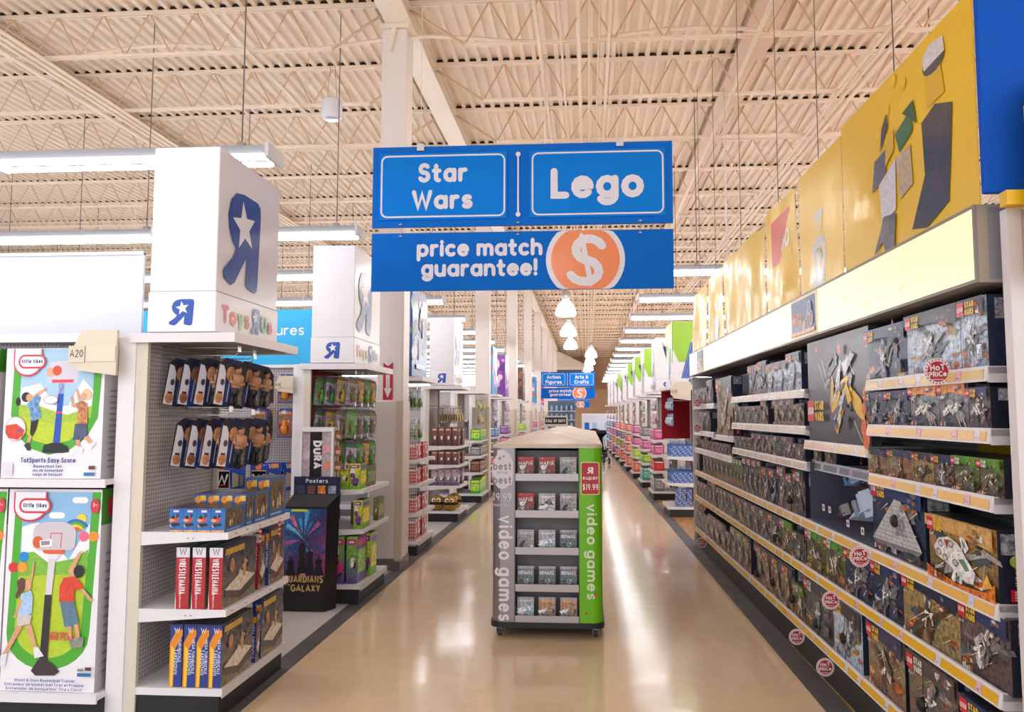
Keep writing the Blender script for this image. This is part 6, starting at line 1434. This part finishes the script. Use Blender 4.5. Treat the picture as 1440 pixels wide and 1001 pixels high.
# ------------------------------------------------------------------ farther displays, both sides of the aisle
PAL = dict(pink='#c83c84,#e88cb8,#f4d4e4', green='#4cac4c,#b8dc5c,#f0e44c', blue='#3c74b8,#8cb8e0,#e0ecf4', purple='#6c3c8c,#a87cc0,#e4d0ec', yellow='#e0c42c,#f0e06c,#d87c2c', coral='#d8645c,#f0a498,#f4e0d8', lime='#8cc82c,#c8e46c,#f0f4dc', brown=BR, red=REDP, grey='#6c6c74,#a8a8b0,#d8d8dc', teal='#2c948c,#7cc8c0,#e0f0ec')
def filled(loc_f, rot, zs, pal_names, seed, side, idx, w=.15, hs=None):
    """rows of alike boxes; loc_f maps local x, y, z to the world"""
    rg = random.Random(seed)
    for r_, z in enumerate(zs):
        top = zs[r_ - 1] if r_ else 1.52
        h = min(.3, top - z - .1) if hs is None else hs[r_]
        pn = pal_names[r_ % len(pal_names)]
        nb = int(.86 / w)
        for k in range(nb):
            o = toys('boxed_toy', w - .012, round(h * rg.choice((1, 1, .9)), 3), .2, art_flat, PAL[pn], 3, side_flat)
            o.location = loc_f(.03 + k * w + (w - .012 if side > 0 else 0) * 0, .04, z + .001); o.rotation_euler = (0, 0, rot)
            tag(o, f'{pn} toy box, {ordn(r_)} shelf down, {ordn(idx)} {"column side" if side < 0 else "toy wall side"} display, {ordn(k)} along', 'toy box', f'{pn} boxes on {"column" if side < 0 else "wall"} side display {idx + 1}, shelf {r_ + 1}')
pk = {n_: soft_pack(.14, .22, PAL[n_].split(',') + ['#5c5c64'], 20 + i) for i, n_ in enumerate(PAL)}
def packs(loc_f, rot, zt, names, side, idx, cols=4):
    for k in range(cols):
        hang(pk[names[k % len(names)]], loc_f(.04 + k * .22, .1, zt - .22), rot, f'small {names[k % len(names)]} hanging toy pack, {ordn(idx)} {"column" if side < 0 else "toy wall"} side display, {"upper" if zt > 1.8 else "lower"} row, {ordn(k)}', f'hanging packs on {"column" if side < 0 else "wall"} side display {idx + 1}')
Ls = [(15.0, 'white', ['green', 'grey', 'brown']), (17.4, '#3aa0dc', ['blue', 'grey', 'pink', 'purple']), (20.1, '#7a3a9c', ['purple', 'pink', 'blue']), (22.9, '#f0a81c', ['lime', 'purple', 'lime', 'grey']), (25.6, '#5c3a34', ['lime', 'pink', 'grey']), (29.1, '#e02a7c', ['pink', 'purple', 'pink']), (31.8, '#3aa0dc', ['pink', 'blue', 'lime']), (34.65, 'white', ['pink', 'yellow']), (37.3, '#e02a7c', ['pink', 'purple'])]
for i, (y, st, pn) in enumerate(Ls):
    far = y > 26
    end_display((XF, y, 0), PI / 2, f'white end display down the column side, {ordn(i)} beyond the gold toys', (1.2, .9, .58), group='far column side displays', plain=True)
    if st != 'white' or i > 3: header_cube((XF, y, 0), PI / 2, f'{ {"#3aa0dc": "sky blue and orange", "#7a3a9c": "purple and pink", "#f0a81c": "golden yellow", "#5c3a34": "dark brown", "#e02a7c": "hot pink"}.get(st, "white") } header cube, {ordn(i)} display beyond the gold toys', st, seed=i)
    f_ = lambda a, b, c, y=y: (XF - b, y + a, c)
    filled(f_, PI / 2, (1.2, .9, .58, .172), pn, i, -1, i, w=.21 if not far else .29)
    packs(f_, PI / 2, 2.0, pn, -1, i, 4 if not far else 3); packs(f_, PI / 2, 1.73, pn[::-1], -1, i, 4 if not far else 3)
for i, y in enumerate((9.3, 12.25, 14.95, 17.35, 20.05, 22.85, 25.55, 29.05, 31.75, 34.6, 37.25)):
    mirror_run(y, 11.0, f'white double sided shelving run, {ordn(i)} behind the red boarded display', (1.6, 1.1, .6, .15))
def RW(s): 
    v = SH(s, 0); return v
rs = [(10.1, 'pencil', ['blue', 'blue', 'blue', 'blue']), (12.7, 'white', ['pink', 'pink', 'red', 'grey']), (15.3, 'pencil', ['grey', 'pink', 'green', 'teal', 'yellow']), (18.0, 'pencil', ['pink', 'pink', 'lime', 'coral']), (20.7, 'pencil', ['coral', 'coral', 'coral']), (23.4, 'white', ['coral', 'grey', 'coral']), (26.1, 'pencil', ['coral', 'purple', 'green']), (28.8, 'white', ['purple', 'pink', 'coral']), (31.5, 'white', ['grey', 'pink']), (34.3, 'white', ['blue', 'grey'])]
for i, (s, st, pn) in enumerate(rs):
    v0 = SH(s + .91, 0)
    f_ = lambda a, b, c, s=s: SH(s + .91 - a, b, c)
    t = end_display(v0, ROT, f'white end display on the toy wall side, {ordn(i)} beyond the toy wall', (1.2, .9, .58) if i else (1.0, .56), peg='pegred' if i == 0 else 'peg', group='far toy wall side displays', plain=i > 1, hooks=[(a_, 1.95, .4) for a_ in (.2, .45, .7)] if i == 0 else ())
    header_cube(v0, ROT, f'{"lime header cube with blue pencils" if st == "pencil" else "plain white header cube"}, {ordn(i)} beyond the toy wall', st, near='hi', seed=i)
    if i: filled(f_, ROT, (1.2, .9, .58, .172), pn, 40 + i, 1, i, w=.21 if i < 5 else .29)
    packs(f_, ROT, 2.0, pn, 1, i, 4 if i < 5 else 3); packs(f_, ROT, 1.73, pn[::-1], 1, i, 4 if i < 5 else 3)
    if i == 0:
        m = MB('matte'); m.box(.005, .018, 0, .52, 1.28, 2.12, C('#9c1c28')); m.build('side_board', t, label='dark red side board')
    r_ = run_unit(SH(s + .0, .66), RT, 11.0, f'white double sided shelving run on the toy wall side, {ordn(i)} beyond the wall', (1.6, 1.1, .6, .15)) if i < 6 else None
# blue gift bags on the first display
def bag_meshes(w, h, d, c):
    b = MB('print'); b.idx([(0, 0, 0), (w, 0, 0), (w, d, 0), (0, d, 0), (.0, .0, h), (w, 0, h), (w, d, h), (0, d, h)], [(0, 1, 5, 4), (1, 2, 6, 5), (2, 3, 7, 6), (3, 0, 4, 7), (3, 2, 1, 0)], C(c, .4))
    p = MB('print'); q = Pl(p, (0, 0, 0), (1, 0, 0), (0, 0, 1), .0006)
    for i in range(3):
        for j in range(int(h / .035)): q.ell(w * (.2 + .3 * i), .02 + j * .035, .012, .012, C(['#a8c8ec', '#2c4c94', '#b87cb4'][(i + j) % 3]), 7, lift=False)
    q2 = Pl(p, (w, 0, 0), (0, 1, 0), (0, 0, 1), .0006)
    for j in range(int(h / .035)): q2.ell(d * .5, .02 + j * .035, .012, .012, C(['#a8c8ec', '#2c4c94'][j % 2]), 7, lift=False)
    k = MB('rubber'); k.tube([(w * .28, 0, h - .01), (w * .3, 0, h + .05), (w * .5, 0, h + .075), (w * .7, 0, h + .05), (w * .72, 0, h - .01)], .005, C('#7c9cc8'), n=5)
    return b.mesh('gift_bag'), p.mesh('print'), k.mesh('handle')
bm = bag_meshes(.085, .19, .05, '#4c80c0')
for r_, z in enumerate((1.001, .561)):
    for k in range(4):
        for b_ in range(5):
            if k and b_ not in (0,): pass
            o = put('gift_bag', bm[0]); put('print', bm[1], o); put('handle', bm[2], o)
            o.location = (1.40 + b_ * .088, 13.12 + k * .21, z); 
            tag(o, f'blue dotted gift bag past the toy wall, {["upper", "lower"][r_]} shelf, {ordn(b_)} across, {ordn(k)} row back', 'gift bag', f'blue gift bags, {["upper", "lower"][r_]} shelf')
bt = bag_meshes(.075, .3, .05, '#3c6cb0')
for b_ in range(3):
    o = put('gift_box', bt[0]); put('print', bt[1], o); o.location = (1.46 + b_ * .1, 13.14, .173); tag(o, f'tall blue patterned gift box on the bottom shelf past the toy wall, {ordn(b_)} of three', 'gift box', 'tall blue gift boxes')
aisle_flag((1.42, 13.04, 2.1), 'A15', 'beige aisle number flag just past the far end of the toy wall', 1.2)
# ------------------------------------------------------------------ things at the far end
def stroller(loc, rot, label, hood='#1a1a1e'):
    t = thing('stroller', label, 'stroller', loc, rot, 'black strollers at the far end')
    for s in (-.24, .24):
        for y in (-.3, .3):
            w_ = MB('rubber'); w_.lathe([(0, -.02), (.1, -.02), (.12, -.01), (.12, .01), (.1, .02), (0, .02)], C('#18181c'), n=16, o=(s, y, .12), axis='x'); w_ = w_.build('wheel', t)
            h_ = MB('metal'); h_.lathe([(0, -.024), (.04, -.024), (.04, .024), (0, .024)], C('#a8a8ac'), n=10, o=(s, y, .12), axis='x'); h_.build('hub', w_)
        m = MB('metal'); m.tube([(s, -.3, .12), (s, .05, .55), (s, .38, 1.0), (s * .9, .42, 1.05)], .013, C('#55555c')); m.tube([(s, .3, .12), (s, .02, .6)], .013, C('#55555c')); m.build('frame_tube', t)
    m = MB('rubber'); m.tube([(-.22, .42, 1.05), (.22, .42, 1.05)], .018, C('#1c1c20')); m.build('push_handle', t)
    m = MB('matte'); m.box(-.2, .2, -.2, .15, .42, .5, C(hood)); m.idx([(-.2, .12, .5), (.2, .12, .5), (.2, .32, 1.0), (-.2, .32, 1.0), (-.2, .18, .48), (.2, .18, .48), (.2, .37, .98), (-.2, .37, .98)], [(0, 1, 2, 3), (5, 4, 7, 6), (0, 3, 7, 4), (1, 5, 6, 2), (3, 2, 6, 7)], C(hood)); m.build('seat', t)
    m = MB('matte'); pr = [(.36 * math.cos(a), .36 * math.sin(a)) for a in [R(10 + 16 * i) for i in range(9)]]
    vs = [(x, -.05 + .0 + p_[0] * .8 + .1, .85 + p_[1] * .9) for x in (-.22, .22) for p_ in pr]; n_ = len(pr)
    m.idx(vs, [(i, i + 1, n_ + i + 1, n_ + i) for i in range(n_ - 1)] + [tuple(range(n_)), tuple(range(2 * n_ - 1, n_ - 1, -1))], C(hood)); m.build('hood', t)
    return t
stroller((.42, 27.0, 0), .3, 'black stroller parked at the far end of the aisle'); stroller((.32, 30.5, 0), 1.4, 'second black stroller deeper in, behind the first one')
t = thing('photo_counter', 'pale blue and white lit counter wall beyond the strollers', 'counter', (-.3, 41, 0))
m = MB('paint'); m.box(0, 2.2, 0, .4, 0, 1.75, C('#d4e0f4')); m.box(0, 2.2, -.02, 0, 1.68, 1.78, C('#e8e4e8')); m.build('body', t)
for i, x in enumerate((.15, .55, 1.2)): 
    m = MB('paint'); m.box(x, x + .25, -.02, 0, .3, 1.3, C('#1c5cc8' if i == 0 else '#a8c8f0')); m.build('panel', t)
t = thing('bottle_wall', 'dark shelf wall with pale bottles near the back of the store', 'shelving', (-3.3, 44, 0))
m = MB('paint'); m.box(0, 2.6, 0, .4, 0, 2.5, C('#4c5c70')); m.build('case', t)
for z in (.9, 1.4, 1.9):
    m = MB('paint'); m.box(0, 2.6, -.1, 0, z, z + .04, C('#c8ccd4')); m.build('shelf', t)
for r_ in range(3):
    for k in range(9):
        m = MB('paint'); m.lathe([(0, 0), (.07, 0), (.07, .22), (.03, .28), (.03, .33), (0, .33)], C('#8ca8c8'), n=8); o = m.build('bottle'); o.location = (-3.15 + k * .28, 43.94, (.941, 1.441, 1.941)[r_]); tag(o, f'pale blue bottle at the back wall, {ordn(r_)} ledge up, {ordn(k)} along', 'bottle', f'bottles on the back wall ledge {r_ + 1}')
t = thing('exit_sign', 'small red lit exit sign above the back doorway', 'sign', (.2, 56.9, 3.0))
m = MB('paint'); m.box(0, .5, 0, .1, 0, .25, C('#e8a8a0')); m.build('case', t)
m = MB('print'); q = front(m, 0); q.text('EXIT', .25, .05, .16, C('#c82c2c'), wd=.2, fit=.42); m.build('lettering', t)
